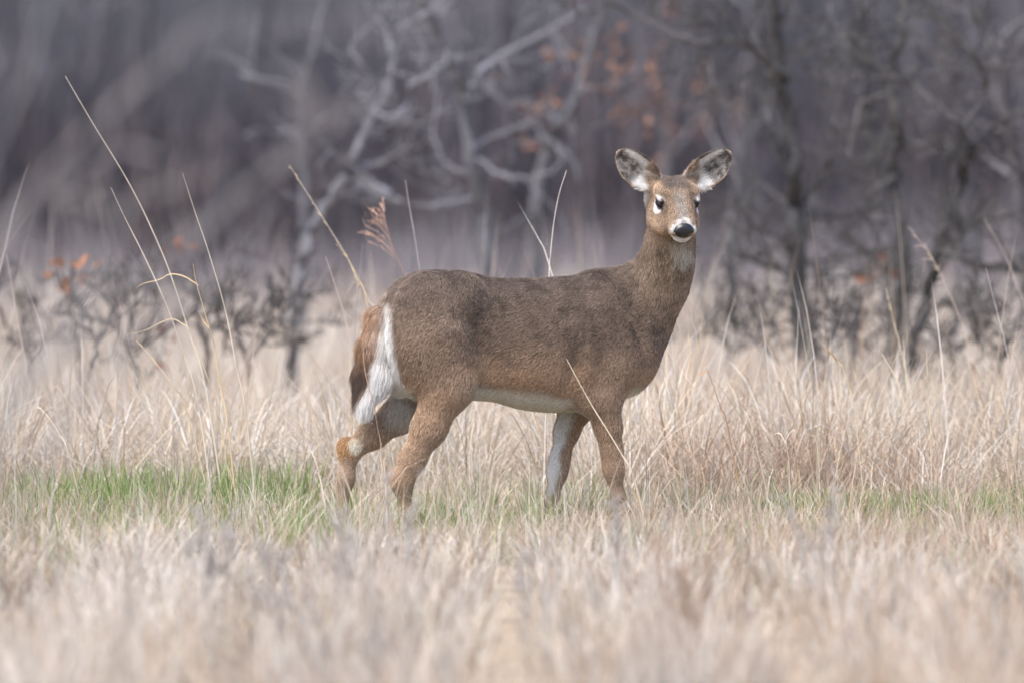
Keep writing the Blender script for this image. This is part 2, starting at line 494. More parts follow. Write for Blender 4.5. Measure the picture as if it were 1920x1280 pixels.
bare_tree('bare_tree', 52, [
    (34, 20, [(915, 690), (912, 500), (905, 400), (882, 300), (872, 200), (862, 150), (832, 80), (812, 35), (785, -15)]),
    (15, 7, [(872, 180), (895, 140), (950, 95), (1010, 65), (1050, 45), (1100, 10)]),
    (14, 6, [(885, 285), (900, 268), (950, 245), (1000, 222), (1020, 205)]),
    (15, 7, [(895, 372), (840, 382), (780, 385), (730, 370), (680, 345), (650, 310), (640, 285)]),
    (10, 4, [(895, 300), (940, 330), (990, 335), (1040, 318), (1052, 295), (1030, 262)]),
    (9, 4, [(880, 330), (830, 300), (815, 250), (820, 190), (808, 150)]),
    (9, 4, [(905, 160), (940, 190), (965, 215), (968, 240)]),
    (8, 3, [(812, 40), (840, 10), (870, -25)]),
    ], 103, 'many-limbed bare grey tree rising behind the middle of the deer\'s back', 'bare trees in the meadow', tw=(3, 4.4, .42), col=(.120, .120, .134), pale=1.8)
t4, r4, p4 = bare_tree('bare_tree', 56, [
    (30, 16, [(1000, 690), (1004, 480), (1002, 400), (1018, 300), (1040, 250), (1075, 190), (1100, 110), (1130, 20), (1140, -30)]),
    (10, 4, [(1003, 400), (960, 420), (930, 450), (910, 480)]),
    (10, 4, [(1030, 262), (1070, 300), (1085, 340)]),
    (12, 5, [(1085, 170), (1130, 165), (1180, 150), (1210, 110)]),
    (9, 4, [(1100, 110), (1060, 90), (1030, 50)]),
    ], 104, 'bare tree with rusty dead leaves left of the deer\'s ears', 'bare trees in the meadow', tw=(3, 4.2, .42), col=(.10, .10, .11))
leaf_mass(t4, r4, [at(px, py, 56) + np.array([0, dy, 0]) for px, py, dy in ((1150, 165, .2), (1185, 195, -.2), (1120, 155, 0), (1040, 215, .3), (1015, 240, .1), (1165, 95, .2), (1045, 120, -.2))],
          np.random.default_rng(9), 9, .11, .060)
t5, r5, p5 = bare_tree('bare_tree', 80, [
    (30, 18, [(1245, 650), (1240, 450), (1250, 300), (1270, 150), (1285, -20)]),
    (12, 5, [(1250, 300), (1300, 240), (1330, 190)]), (12, 5, [(1258, 260), (1210, 200), (1180, 130)]),
    ], 105, 'distant tree hung with rust orange leaves above the deer\'s head', 'bare trees in the meadow', tw=(2, 1.0, .6), col=(.10, .098, .108))
leaf_mass(t5, r5, [at(px, py, 80) + np.array([0, dy, 0]) for px, py, dy in ((1315, 200, .2), (1290, 235, -.2), (1335, 190, 0), (1210, 200, .1), (1240, 240, 0), (1270, 20, 0), (1150, 90, .3))],
          np.random.default_rng(10), 9, .15, .075)
bare_tree('bare_tree', 46, [
    (46, 26, [(1522, 720), (1508, 640), (1498, 540), (1494, 440), (1488, 380), (1494, 320), (1486, 230), (1462, 160), (1458, 80), (1450, -20)]),
    (20, 10, [(1495, 440), (1522, 410), (1532, 360), (1560, 290), (1566, 220), (1600, 110), (1612, 40), (1606, -10)]),
    (20, 8, [(1480, 150), (1440, 120), (1400, 85), (1360, 78), (1310, 88), (1240, 62), (1180, 30), (1130, 8)]),
    (12, 5, [(1400, 88), (1388, 50), (1372, 5), (1366, -20)]),
    (20, 8, [(1500, 530), (1460, 505), (1420, 490), (1380, 470), (1345, 452)]),
    (14, 5, [(1490, 470), (1460, 445), (1410, 420), (1375, 390)]),
    (12, 5, [(1468, 160), (1500, 90), (1545, 58), (1570, 30)]),
    (12, 4, [(1492, 300), (1450, 250), (1432, 190), (1425, 150)]),
    (12, 4, [(1505, 600), (1450, 560), (1420, 570), (1395, 610)]),
    (10, 4, [(1540, 330), (1580, 320), (1620, 300), (1640, 285)]),
    (12, 5, [(1500, 585), (1560, 600), (1600, 640), (1630, 690)]),
    ], 106, 'dark forked bare oak with a dense crown, standing in grass just past the deer\'s face', 'bare trees in the meadow', tw=(3, 6.5, .48), col=(.070, .068, .070))
t7, r7, p7 = bare_tree('bare_tree', 47, [
    (34, 18, [(1675, 700), (1690, 560), (1692, 440), (1676, 340), (1680, 230), (1668, 150), (1690, 60), (1700, -20)]),
    (16, 7, [(1680, 330), (1640, 360), (1620, 400), (1604, 440)]),
    (14, 6, [(1676, 180), (1620, 190), (1602, 240), (1590, 300)]),
    (14, 6, [(1682, 150), (1720, 130), (1730, 110), (1712, 90)]),
    (16, 7, [(1684, 262), (1740, 270), (1800, 272)]),
    (14, 6, [(1660, 130), (1600, 100), (1560, 40), (1555, -10)]),
    (22, 9, [(1692, 470), (1640, 466), (1580, 480), (1520, 492)]),
    (9, 4, [(1690, 480), (1668, 490), (1655, 500)]),
    (10, 4, [(1685, 560), (1660, 600), (1640, 640)]),
    ], 107, 'bare oak with one drooping clump of rusty leaves low on its trunk', 'bare trees in the meadow', tw=(3, 6.5, .48), col=(.075, .072, .072))
rr_ = np.random.default_rng(21)
for px, py in ((1655, 485), (1668, 480), (1648, 498), (1662, 500), (1642, 512), (1680, 478), (1652, 520), (1638, 525), (1672, 492), (1685, 486), (1645, 505), (1660, 512)):
    leaf_at(t7, r7, at(px, py, 47) + rr_.normal(0, .03, 3), rr_, .085, lin(160, 110, 84))
bare_tree('bare_tree', 45, [
    (36, 20, [(1690, 720), (1712, 650), (1740, 560), (1762, 480), (1785, 400), (1808, 340), (1822, 270)]),
    (18, 8, [(1815, 275), (1790, 225), (1755, 190), (1720, 160), (1690, 145), (1650, 150)]),
    (18, 8, [(1822, 272), (1860, 240), (1905, 215), (1960, 190)]),
    (22, 10, [(1765, 470), (1820, 495), (1870, 500), (1930, 512), (1980, 520)]),
    (18, 8, [(1785, 410), (1840, 412), (1890, 402), (1950, 388)]),
    (16, 6, [(1800, 250), (1850, 180), (1830, 110), (1760, 40), (1725, -20)]),
    (14, 6, [(1840, 120), (1890, 130), (1940, 140)]),
    (12, 5, [(1735, 570), (1790, 575), (1840, 600), (1880, 610)]),
    (10, 4, [(1722, 620), (1690, 600), (1660, 560)]),
    ], 108, 'leaning bare oak with long level limbs, farthest oak from the deer', 'bare trees in the meadow', tw=(3, 6.5, .48), col=(.058, .056, .057))
bare_tree('bare_tree', 52, [
    (28, 14, [(1930, 700), (1925, 500), (1905, 330), (1880, 180), (1850, 60), (1830, -30)]),
    (14, 6, [(1890, 230), (1840, 150), (1780, 120), (1700, 60)]), (14, 6, [(1905, 330), (1860, 300), (1800, 200)]),
    (14, 6, [(1860, 90), (1900, 50), (1950, 20)]),
    ], 109, 'bare tree of tangled pale twigs behind the leaning oak', 'bare trees in the meadow', tw=(3, 5.0, .52), col=(.105, .10, .108))
bare_tree('bare_tree', 64, [
    (26, 14, [(1380, 680), (1370, 480), (1385, 330), (1400, 200), (1420, 60), (1425, -20)]),
    (12, 5, [(1385, 330), (1340, 260), (1325, 180)]), (12, 5, [(1392, 270), (1430, 220), (1450, 170)]),
    ], 110, 'thin hazy bare tree standing between the deer\'s ears and the forked oak', 'bare trees in the meadow', tw=(3, 2.2, .5), col=(.10, .098, .107))

# low saplings in the grass
s1, sr1, sp1 = bare_tree('oak_sapling', 42, [
    (11, 6, [(150, 720), (143, 640), (140, 580), (143, 540), (138, 505)]),
    (6, 3, [(142, 545), (160, 530), (172, 520)]), (6, 3, [(141, 560), (120, 530), (112, 505)]), (6, 3, [(143, 600), (125, 585), (110, 590)])],
    201, 'short sapling with curled orange leaves at its tip', 'oak saplings in the grass', 'sapling', (2, 6, .14), (.075, .07, .07), 'stem', 1.2)
for px, py in ((106, 494), (118, 505), (150, 518), (165, 512), (178, 520), (112, 535), (140, 512), (172, 530), (100, 500), (158, 520), (116, 545), (122, 495)):
    leaf_at(s1, sr1, at(px, py, 42) + rr_.normal(0, .02, 3), rr_, .065, lin(168, 116, 84))
s2, sr2, sp2 = bare_tree('oak_sapling', 44, [
    (20, 9, [(385, 740), (388, 660), (378, 610), (372, 560), (362, 500), (350, 440)]),
    (12, 5, [(386, 650), (410, 590), (425, 530), (430, 480), (470, 440)]), (9, 4, [(372, 560), (330, 520), (305, 470)]),
    (8, 4, [(384, 620), (340, 600), (310, 610)]), (8, 3, [(420, 540), (450, 560), (480, 540)])],
    202, 'bushy dark sapling with a few brown leaves, left of the tall straw stalks', 'oak saplings in the grass', 'sapling', (3, 8, .24), (.075, .07, .072), 'stem', 1.2)
for px, py in ((302, 470), (312, 480), (340, 440), (345, 450), (325, 620), (315, 640), (330, 650), (262, 640), (345, 470), (318, 690), (352, 455)):
    leaf_at(s2, sr2, at(px, py, 44) + rr_.normal(0, .03, 3), rr_, .058, lin(128, 78, 62))
bare_tree('oak_sapling', 45, [
    (18, 8, [(545, 760), (548, 660), (552, 590), (540, 540), (520, 500), (515, 470)]),
    (9, 4, [(550, 590), (585, 540), (598, 500)]), (8, 3, [(548, 640), (505, 610), (470, 590)]), (8, 3, [(550, 610), (600, 600), (640, 570)])],
    203, 'dark leafless sapling at the foot of the crooked pale tree', 'oak saplings in the grass', 'sapling', (3, 7, .24), (.075, .072, .075), 'stem', 1.2)
bare_tree('oak_sapling', 40, [
    (16, 7, [(165, 760), (172, 690), (180, 640), (200, 590), (215, 530)]), (8, 3, [(180, 640), (150, 610), (135, 570)]), (8, 3, [(190, 610), (230, 590), (262, 560)])],
    204, 'low dark twiggy sapling beside the orange-tipped one', 'oak saplings in the grass', 'sapling', (3, 8, .22), (.07, .067, .07), 'stem', 1.2)
bare_tree('oak_sapling', 42, [
    (14, 6, [(1440, 740), (1430, 660), (1405, 610), (1395, 560)]), (9, 4, [(1432, 670), (1455, 610), (1470, 570)]), (8, 3, [(1410, 620), (1370, 600), (1350, 560)])],
    205, 'low twiggy sapling in front of the forked oak', 'oak saplings in the grass', 'sapling', (3, 8, .24), (.075, .07, .072), 'stem', 1.2)
bare_tree('oak_sapling', 43, [
    (16, 7, [(1590, 740), (1600, 670), (1585, 600), (1560, 560)]), (10, 4, [(1600, 670), (1640, 620), (1665, 580)]), (8, 3, [(1590, 620), (1615, 590), (1620, 550)])],
    206, 'low twiggy sapling between the forked oak and the leafy oak', 'oak saplings in the grass', 'sapling', (3, 8, .24), (.075, .07, .07), 'stem', 1.2)

for (px, top, d_, sd2, lab) in ((255, 520, 49, 207, 'low dark thorny sapling between the orange-tipped and the bushy one'), (470, 560, 50, 208, 'squat dark sapling between the bushy one and the crooked pale tree'),
        (1370, 590, 56, 209, 'small dark sapling in the grass under the hazy thin tree'), (1790, 560, 52, 210, 'low dark sapling under the leaning oak'),
        (1880, 570, 50, 211, 'low tangled sapling beyond the leaning oak\'s foot'), (1545, 600, 49, 212, 'squat tangled sapling at the forked oak\'s foot'), (60, 560, 53, 213, 'low sapling farthest from the deer, past the orange-tipped one')):
    q = np.random.default_rng(sd2)
    fork = lambda sx: [(px + sx * 4, 660 + q.uniform(-10, 20)), (px + sx * q.uniform(18, 34), 630), (px + sx * q.uniform(30, 60), top + q.uniform(0, 50)), (px + sx * q.uniform(40, 80), top + q.uniform(-30, 20))]
    bare_tree('oak_sapling', d_ - 8, [(15, 6, [(px, 750), (px + q.normal(0, 5), 690), (px + q.normal(0, 10), 640), (px + q.normal(0, 20), top + 30), (px + q.normal(0, 25), top)]),
              (9, 4, fork(-1)), (9, 4, fork(1)), (7, 3, fork(-1)), (7, 3, fork(1))], sd2, lab, 'oak saplings in the grass', 'sapling', (3, 8, .24), (.08, .075, .076), 'stem', 1.2)

# brush along the far edge of the meadow, reddish stems nobody could count
def brush(name, n, d0, d1, h0, h1, w, pal, label, seed, lean=.28):
    x, y = scatter(n, d0, d1, 2.3)
    x, y, out = clump(x, y, 1.6, .55, seed)
    hn = .5 + 1.0 * vnoise(x, y, 2.4, seed + 3)
    h = (h0 + (h1 - h0) * rng.random(n)) * hn
    c1 = pick(pal, n, .2)
    parts = [blades(np.stack([x, y, np.zeros(n) - .02], 1), h, out + rng.normal(0, .7, n), np.abs(rng.normal(0, lean, n)), rng.normal(0, .35, n),
                    np.ones(n) * 1.5, w * rng.uniform(.6, 1.6, n), c1 * .8, c1, 2)]
    return grass_object(name, parts, label, 'brush')
MAUVE = np.array([lin(138, 129, 131), lin(156, 148, 149), lin(124, 117, 120), lin(146, 133, 131), lin(118, 115, 119)])
brush('meadow_brush', 5000, 62, 88, .3, .85, .010, MAUVE, 'scattered mauve leafless stems standing in the far meadow grass', 303)
brush('brush_thicket', 24000, 86, 104, .5, 1.45, .022, MAUVE, 'mauve leafless brush along the far edge of the meadow', 301)
DUSK = np.array([lin(76, 72, 79), lin(92, 85, 88), lin(66, 64, 72), lin(108, 96, 96)])
brush('woodland_understory', 19000, 106, 135, 1.0, 4.2, .05, DUSK, 'dim grey leafless undergrowth inside the far woods', 302, .75)

# far woods: every trunk is a tree of its own, the tangle of twigs between them is one mass
wr = np.random.default_rng(77)
far_tubes = Tubes()
for k in range(66):
    d = wr.uniform(108, 150)
    x = wr.uniform(-2.1, 2.1) * d * 960 / FPX
    lean = wr.normal(0, .06, 2)
    hgt = wr.uniform(7, 11); rad = wr.uniform(.07, .19)
    z0 = float(hill_z(np.array([x]), np.array([d - CAM_D]))[0]) - .3 if d - CAM_D > 92 else -.1
    base = np.array([x, d - CAM_D, max(z0, -.3)])
    P, dd = bend(base, (lean[0], lean[1], 1), hgt, 10, .07, .03, wr)
    R = np.linspace(rad, rad * .35, 11)
    tone_ = wr.uniform(.55, 1.6)
    c = np.array([.086, .082, .092]) * tone_
    o = empty('woodland_tree', base)
    look = ('thick ' if rad > .15 else 'thin ' if rad < .11 else 'mid-sized ') + ('pale ' if tone_ > 1.2 else 'dark ' if tone_ < .85 else 'grey ') + ('leaning' if abs(P[-1][0] - x) > .12 * hgt else 'upright')
    tag(o, look + ' bare tree in the blurred woods beyond the meadow' + (', up the slope' if d > 128 else ', at the woods edge'), 'tree', 'bare trees of the far woods, ' + look)
    tb = Tubes(); tb.add(P - base, R, c, 6); link('trunk', tb.mesh('trunk', M_BARK), o)
    cb = Tubes()
    for j in range(7):
        i = wr.integers(1, 9)
        a = wr.uniform(0, 2 * np.pi)
        Q, _ = bend(P[i] - base, (math.cos(a), math.sin(a), wr.uniform(.2, .9)), wr.uniform(1.0, 2.8), 6, .2, .03, wr)
        rr2 = np.linspace(R[i] * .5, .008, 7)
        cb.add(Q, rr2, c * wr.uniform(.8, 1.4), 5)
        twigs(cb, Q, rr2, wr, 1, 1.6, .9, c, .03, .008)
    link('crown', cb.mesh('crown', M_BARK), o)
# ------------------------------------------------------------------ the deer
YAW = math.radians(22)                       # the body points along +X and a little away from the camera
CA, SA = math.cos(YAW), math.sin(YAW)
def w2l(p):
    p = np.asarray(p, dtype=np.float64)
    return np.stack([p[..., 0] * CA + p[..., 1] * SA, -p[..., 0] * SA + p[..., 1] * CA, p[..., 2]], -1)
def l2w(p):
    return np.stack([p[..., 0] * CA - p[..., 1] * SA, p[..., 0] * SA + p[..., 1] * CA, p[..., 2]], -1)
def L(px, py, Y=0.0):
    """body point seen at photo pixel (px, py) that lies Y metres to the deer's own left of its middle plane"""
    x, z = (px - 960) / 600.0, CAM_H + (HORIZON - py) / 600.0
    return np.array([(x + Y * SA) / CA, Y, z])

VOX = 0.0049
LO = np.array([-0.66, -0.30, -0.03]); HI = np.array([0.78, 0.34, 1.26])
NG = np.ceil((HI - LO) / VOX).astype(int)
FIELD = np.full(NG, 0.5, dtype=np.float32)
PRIMS = []                                   # (part name, function, lo, hi, k)
def add_prim(part, fn, lo, hi, k=0.03, sub=False):
    PRIMS.append((part, fn, sub))
    lo = np.asarray(lo) - k - 0.02; hi = np.asarray(hi) + k + 0.02
    a = np.clip(((lo - LO) / VOX).astype(int), 0, NG); b = np.clip(np.ceil((hi - LO) / VOX).astype(int) + 1, 0, NG)
    ax = [LO[i] + VOX * np.arange(a[i], b[i]) for i in range(3)]
    X, Y, Z = np.meshgrid(*ax, indexing='ij')
    f = fn(X, Y, Z).astype(np.float32)
    S = FIELD[a[0]:b[0], a[1]:b[1], a[2]:b[2]]
    if sub:
        f = -f
        h = np.maximum(k - np.abs(S - f), 0) / k
        S[...] = np.maximum(S, f) + h * h * k * 0.25
    else:
        h = np.maximum(k - np.abs(S - f), 0) / k
        S[...] = np.minimum(S, f) - h * h * k * 0.25

def round_cone(a, b, ra, rb, ysc=1.0):
    """capsule whose radius runs from ra to rb; ysc < 1 flattens it sideways"""
    a = np.array(a, float); b = np.array(b, float)
    def fn(X, Y, Z):
        d = b - a
        s = np.array([1, 1 / ysc, 1])
        dd = d * s
        t = np.clip(((X - a[0]) * dd[0] + (Y - a[1]) * s[1] * dd[1] + (Z - a[2]) * dd[2]) / (dd @ dd + 1e-9), 0, 1)
        ex, ey, ez = X - a[0] - t * d[0], (Y - a[1] - t * d[1]) * s[1], Z - a[2] - t * d[2]
        return (np.sqrt(ex * ex + ey * ey + ez * ez) - (ra + (rb - ra) * t)) * (ysc ** 0.5)
    r = max(ra, rb)
    return fn, np.minimum(a, b) - r, np.maximum(a, b) + r
def chain(part, pts, radii, ysc=1.0, k=0.03):
    for i in range(len(pts) - 1):
        fn, lo, hi = round_cone(pts[i], pts[i + 1], radii[i], radii[i + 1], ysc)
        add_prim(part, fn, lo, hi, k)
def ellipsoid(part, c, r, R=None, k=0.03, sub=False):
    """R: rows are the ellipsoid's axes"""
    c = np.array(c, float); r = np.array(r, float)
    R = np.eye(3) if R is None else np.array(R)
    def fn(X, Y, Z):
        d = (X - c[0], Y - c[1], Z - c[2])
        q = [sum(R[i][j] * d[j] for j in range(3)) / r[i] for i in range(3)]
        n = np.sqrt(q[0] ** 2 + q[1] ** 2 + q[2] ** 2)
        g = np.sqrt((q[0] / r[0]) ** 2 + (q[1] / r[1]) ** 2 + (q[2] / r[2]) ** 2) + 1e-6
        return n * (n - 1) / g
    ext = np.sqrt(((R * r[:, None]) ** 2).sum(0))
    add_prim(part, fn, c - ext, c + ext, k, sub)

def smooth_interp(xq, xs, ys):
    """cubic (finite-difference Hermite) interpolation"""
    xs = np.asarray(xs, float); ys = np.asarray(ys, float)
    m = np.gradient(ys, xs)
    i = np.clip(np.searchsorted(xs, xq) - 1, 0, len(xs) - 2)
    h = xs[i + 1] - xs[i]
    t = np.clip((xq - xs[i]) / h, 0, 1)
    return ((2 * t**3 - 3 * t**2 + 1) * ys[i] + (t**3 - 2 * t**2 + t) * h * m[i]
            + (-2 * t**3 + 3 * t**2) * ys[i + 1] + (t**3 - t**2) * h * m[i + 1])

# trunk: outline along the spine (photo px, top, bottom, half width in metres)
ST = np.array([(718, 610, 650, .028), (726, 560, 695, .068), (742, 534, 722, .100), (775, 513, 742, .130), (825, 507, 748, .146),
               (875, 511, 746, .128), (922, 521, 748, .136), (980, 523, 763, .166), (1035, 521, 769, .166), (1085, 518, 767, .156),
               (1125, 518, 760, .138), (1165, 517, 746, .120), (1200, 526, 722, .100), (1228, 552, 688, .072), (1243, 592, 652, .035)])
def torso(X, Y, Z):
    x = X[:, 0, 0]
    px = 960 + 600 * x * CA
    top = CAM_H + (HORIZON - smooth_interp(px, ST[:, 0], ST[:, 1])) / 600
    bot = CAM_H + (HORIZON - smooth_interp(px, ST[:, 0], ST[:, 2])) / 600
    hw = np.maximum(smooth_interp(px, ST[:, 0], ST[:, 3]), 0.01)
    over = np.maximum(np.maximum(ST[0, 0] - px, px - ST[-1, 0]), 0) / 600
    zc, hz = (top + bot) / 2, np.maximum((top - bot) / 2, 0.02)
    sh = (slice(None), None, None)
    v = (Z - zc[sh]) / hz[sh]
    w = hw[sh] * (1 - 0.13 * v)                       # narrower along the spine than along the belly
    q = (np.abs(Y / w) ** 2.15 + np.abs(v) ** 2.15) ** (1 / 2.15)
    f = (q - 1) * np.minimum(w, hz[sh]) * 0.9
    return np.where(over[sh] > 0, np.maximum(f, 0) + over[sh] + 0.001, f)
def torso_any(X, Y, Z):
    s = X.shape
    if X.ndim == 3:
        return torso(X, Y, Z)
    return torso(X.reshape(-1, 1, 1), Y.reshape(-1, 1, 1), Z.reshape(-1, 1, 1)).reshape(s)
add_prim('trunk', torso_any, L(700, 780, -.18) - [0.02, 0, 0], L(1260, 500, .18), 0.02)
# shoulders, haunches, brisket, muscles
for s in (-1, 1):
    ellipsoid('shoulder', L(1145, 640, s * .092) if s < 0 else L(1105, 640, s * .092), (.095, .054, .180), k=0.035)
    ellipsoid('trunk', L(1078, 690, s * .166), (.015, .022, .080), np.array([[.97, 0, -.25], [0, 1, 0], [.25, 0, .97]]), .045, True)
    ellipsoid('shoulder', L(1180, 655, s * .080), (.072, .05, .105), k=0.04)
    ellipsoid('haunch', L(802, 622, s * .086), (.120, .070, .185), k=0.04)
    ellipsoid('haunch', L(862, 556, s * .080), (.070, .050, .070), k=0.05)
    ellipsoid('trunk', L(912, 660, s * .146), (.020, .026, .090), np.array([[.94, 0, .34], [0, 1, 0], [-.34, 0, .94]]), .045, True)
for s in (-1, 1):
    ellipsoid('haunch', L(884, 540, s * .095), (.020, .022, .028), k=0.03)                 # hip bone
    ellipsoid('shoulder', L(1128, 545, s * .060), (.030, .020, .060), np.array([[.92, 0, .38], [0, 1, 0], [-.38, 0, .92]]), .03)   # shoulder blade
    ellipsoid('neck', L(1180, 585, s * .122), (.016, .020, .085), np.array([[.88, 0, .47], [0, 1, 0], [-.47, 0, .88]]), .05, True)   # groove in front of the shoulder
ellipsoid('brisket', L(1182, 682, 0), (.058, .062, .068), k=0.05)
ellipsoid('trunk', L(1230, 634, 0), (.020, .026, .026), k=0.04)
ellipsoid('trunk', L(1130, 530, 0), (.07, .035, .035), k=0.04)
# hind legs
chain('hind_near', [L(808, 640, -.085), L(838, 722, -.095), L(806, 800, -.090), L(773, 862, -.085), L(756, 905, -.085), L(764, 960, -.085), L(770, 992, -.085), L(780, 1004, -.085)],
      [.110, .072, .048, .036, .027, .018, .020, .018], 0.72, 0.03)
ellipsoid('hind_near', L(745, 893, -.085), (.020, .018, .028), k=0.02)
ellipsoid('haunch', L(852, 718, -.10), (.055, .042, .060), k=0.04)
chain('hind_far', [L(790, 650, .085), L(812, 722, .095), L(752, 775, .090), L(700, 812, .085), L(656, 846, .085), L(650, 895, .085), L(640, 965, .085), L(632, 988, .085), L(640, 1004, .085)],
      [.110, .074, .050, .039, .027, .022, .017, .019, .017], 0.72, 0.03)
ellipsoid('hind_far', L(648, 834, .085), (.021, .019, .024), k=0.02)
# fore legs
chain('fore_near', [L(1140, 690, -.092), L(1128, 745, -.088), L(1140, 800, -.082), L(1147, 845, -.080), L(1150, 880, -.080), L(1160, 935, -.080), L(1170, 984, -.080), L(1182, 1004, -.080)],
      [.072, .058, .038, .030, .029, .018, .020, .017], 0.75, 0.03)
ellipsoid('fore_near', L(1100, 742, -.088), (.035, .035, .040), k=0.04)
chain('fore_far', [L(1105, 690, .092), L(1082, 760, .088), L(1063, 810, .082), L(1050, 862, .080), L(1045, 888, .080), L(1036, 935, .080), L(1026, 984, .080), L(1032, 1004, .080)],
      [.072, .050, .034, .027, .027, .018, .019, .016], 0.75, 0.03)
# neck, from the withers and brisket up to the skull
NECK = [w2l(np.array([(px - 960) / 600, y, CAM_H + (HORIZON - py) / 600])) for px, py, y in
        ((1160, 605, .14), (1204, 568, .145), (1239, 526, .13), (1254, 485, .105), (1258, 442, .080), (1261, 410, .062))]
chain('neck', NECK, [.132, .106, .081, .068, .061, .058], 0.82, 0.05)
# head
HP, HYAW = math.radians(32), math.radians(12)
hf = np.array([math.sin(HYAW) * math.cos(HP), -math.cos(HYAW) * math.cos(HP), -math.sin(HP)])
hv = np.array([math.cos(HYAW), math.sin(HYAW), 0.0])
hw_ = np.array([math.sin(HYAW) * math.sin(HP), -math.cos(HYAW) * math.sin(HP), math.cos(HP)])
HO_W = np.array([(1269 - 960) / 600, 0.0, CAM_H + (HORIZON - 380) / 600])
HO = w2l(HO_W)
AX = np.stack([w2l(hf), w2l(hv), w2l(hw_)])          # rows: forward, deer's left, up
def H(t, v, w):
    return HO + AX[0] * t + AX[1] * v + AX[2] * w
def head_dir(d):
    return AX[0] * d[0] + AX[1] * d[1] + AX[2] * d[2]
HS = np.array([(-.150, -.045, .030, .030), (-.125, -.034, .050, .046), (-.090, -.025, .062, .060), (-.045, -.024, .067, .075), (-.005, -.026, .066, .075),
               (.025, -.0265, .061, .0635), (.055, -.0255, .051, .0515), (.083, -.026, .043, .043), (.104, -.027, .038, .036),
               (.117, -.028, .032, .031), (.125, -.028, .025, .025), (.130, -.028, .012, .012)])
def head_fn(X, Y, Z):
    dX, dY, dZ = X - HO[0], Y - HO[1], Z - HO[2]
    t = AX[0][0] * dX + AX[0][1] * dY + AX[0][2] * dZ
    v = AX[1][0] * dX + AX[1][1] * dY + AX[1][2] * dZ
    w = AX[2][0] * dX + AX[2][1] * dY + AX[2][2] * dZ
    wc = smooth_interp(t, HS[:, 0], HS[:, 1]); a = smooth_interp(t, HS[:, 0], HS[:, 2]); b = smooth_interp(t, HS[:, 0], HS[:, 3])
    over = np.maximum(np.maximum(HS[0, 0] - t, t - HS[-1, 0]), 0)
    vv = (w - wc) / b
    aw = a * (1 - 0.10 * np.clip(vv, -1, 1) * sstep(.12, .0, t))
    q = (np.abs(v / aw) ** 2.55 + np.abs(vv) ** 2.55) ** (1 / 2.55)
    f = (q - 1) * np.minimum(aw, b) * 0.9
    return np.where(over > 0, np.maximum(f, 0) + over + 0.001, f)
add_prim('head', head_fn, HO - 0.19, HO + 0.19, 0.035)
for s in (-1, 1):
    ellipsoid('head', H(-.020, s * .050, .030), (.034, .022, .018), AX, 0.02)        # brow
    ellipsoid('head', H(.030, s * .048, -.054), (.045, .018, .030), AX, 0.025)       # cheek
    ellipsoid('head', H(-.025, s * .050, -.066), (.045, .020, .034), AX, 0.03)
    ellipsoid('cheek', H(-.080, s * .058, -.022), (.020, .015, .034), AX, 0.025)       # jaw
    ellipsoid('head', H(.014, s * .066, .004), (.021, .014, .015), AX, 0.010, True)  # eye socket
    ellipsoid('head', H(.006, s * .0595, .0215), (.026, .0115, .0048), AX, 0.006)    # upper lid
    ellipsoid('head', H(.112, s * .026, -.026), (.022, .016, .020), AX, 0.012)       # lip
ellipsoid('head', H(.112, 0, -.055), (.022, .025, .015), AX, 0.012)                  # chin
# ears: a cupped blade on a tubular base, opening towards the camera
EARS = []
for s, tip_w in ((-1, np.array([(1158 - 960) / 600, .055, CAM_H + (HORIZON - 285) / 600])),
                 (1, np.array([(1371 - 960) / 600, .085, CAM_H + (HORIZON - 286) / 600]))):
    base = H(-.085, s * .054, .020); tip = w2l(tip_w)
    e = tip - base; EL = np.linalg.norm(e); e = e / EL
    n0 = w2l(np.array([0.22 * s, -1.0, -0.10])); n0 = n0 - e * (n0 @ e); n0 /= np.linalg.norm(n0)
    sd_ = np.cross(e, n0)
    EARS.append((base, e, n0, sd_, EL, s))
    EP = np.array([(0, .026), (.12, .038), (.28, .048), (.45, .0505), (.62, .0475), (.78, .0385), (.90, .0265), (.97, .0145), (1.0, .004)])
    def ear_fn(X, Y, Z, base=base, e=e, n0=n0, sd_=sd_, EL=EL):
        d = (X - base[0], Y - base[1], Z - base[2])
        u = sum(e[i] * d[i] for i in range(3)) / EL
        n = sum(n0[i] * d[i] for i in range(3))
        q = sum(sd_[i] * d[i] for i in range(3))
        h = np.maximum(smooth_interp(np.clip(u, 0, 1), EP[:, 0], EP[:, 1]), .002)
        r = q / h
        c = -0.020 + 0.030 * np.minimum(r * r, 1.6) * sstep(1.0, .55, u) + 0.012 * u
        th = 0.0050 + 0.0030 * sstep(.5, 0, u)
        a = np.abs(n - c) * 0.75 - th
        b = (np.abs(r) - 1) * h
        o = np.maximum(np.maximum(-u, u - 1), 0) * EL
        f = np.sqrt(np.maximum(a, 0) ** 2 + np.maximum(b, 0) ** 2) + np.minimum(np.maximum(a, b), 0)
        return f + o
    ext = 0.065
    add_prim('ear_a' if s < 0 else 'ear_b', ear_fn, np.minimum(base, tip) - ext, np.maximum(base, tip) + ext, 0.012)
    fn, lo, hi = round_cone(base - e * 0.03 - n0 * .012, base + e * 0.05 - n0 * .024 + sd_ * s * -.0, .030, .018)
    add_prim('ear_base', fn, lo, hi, 0.03)
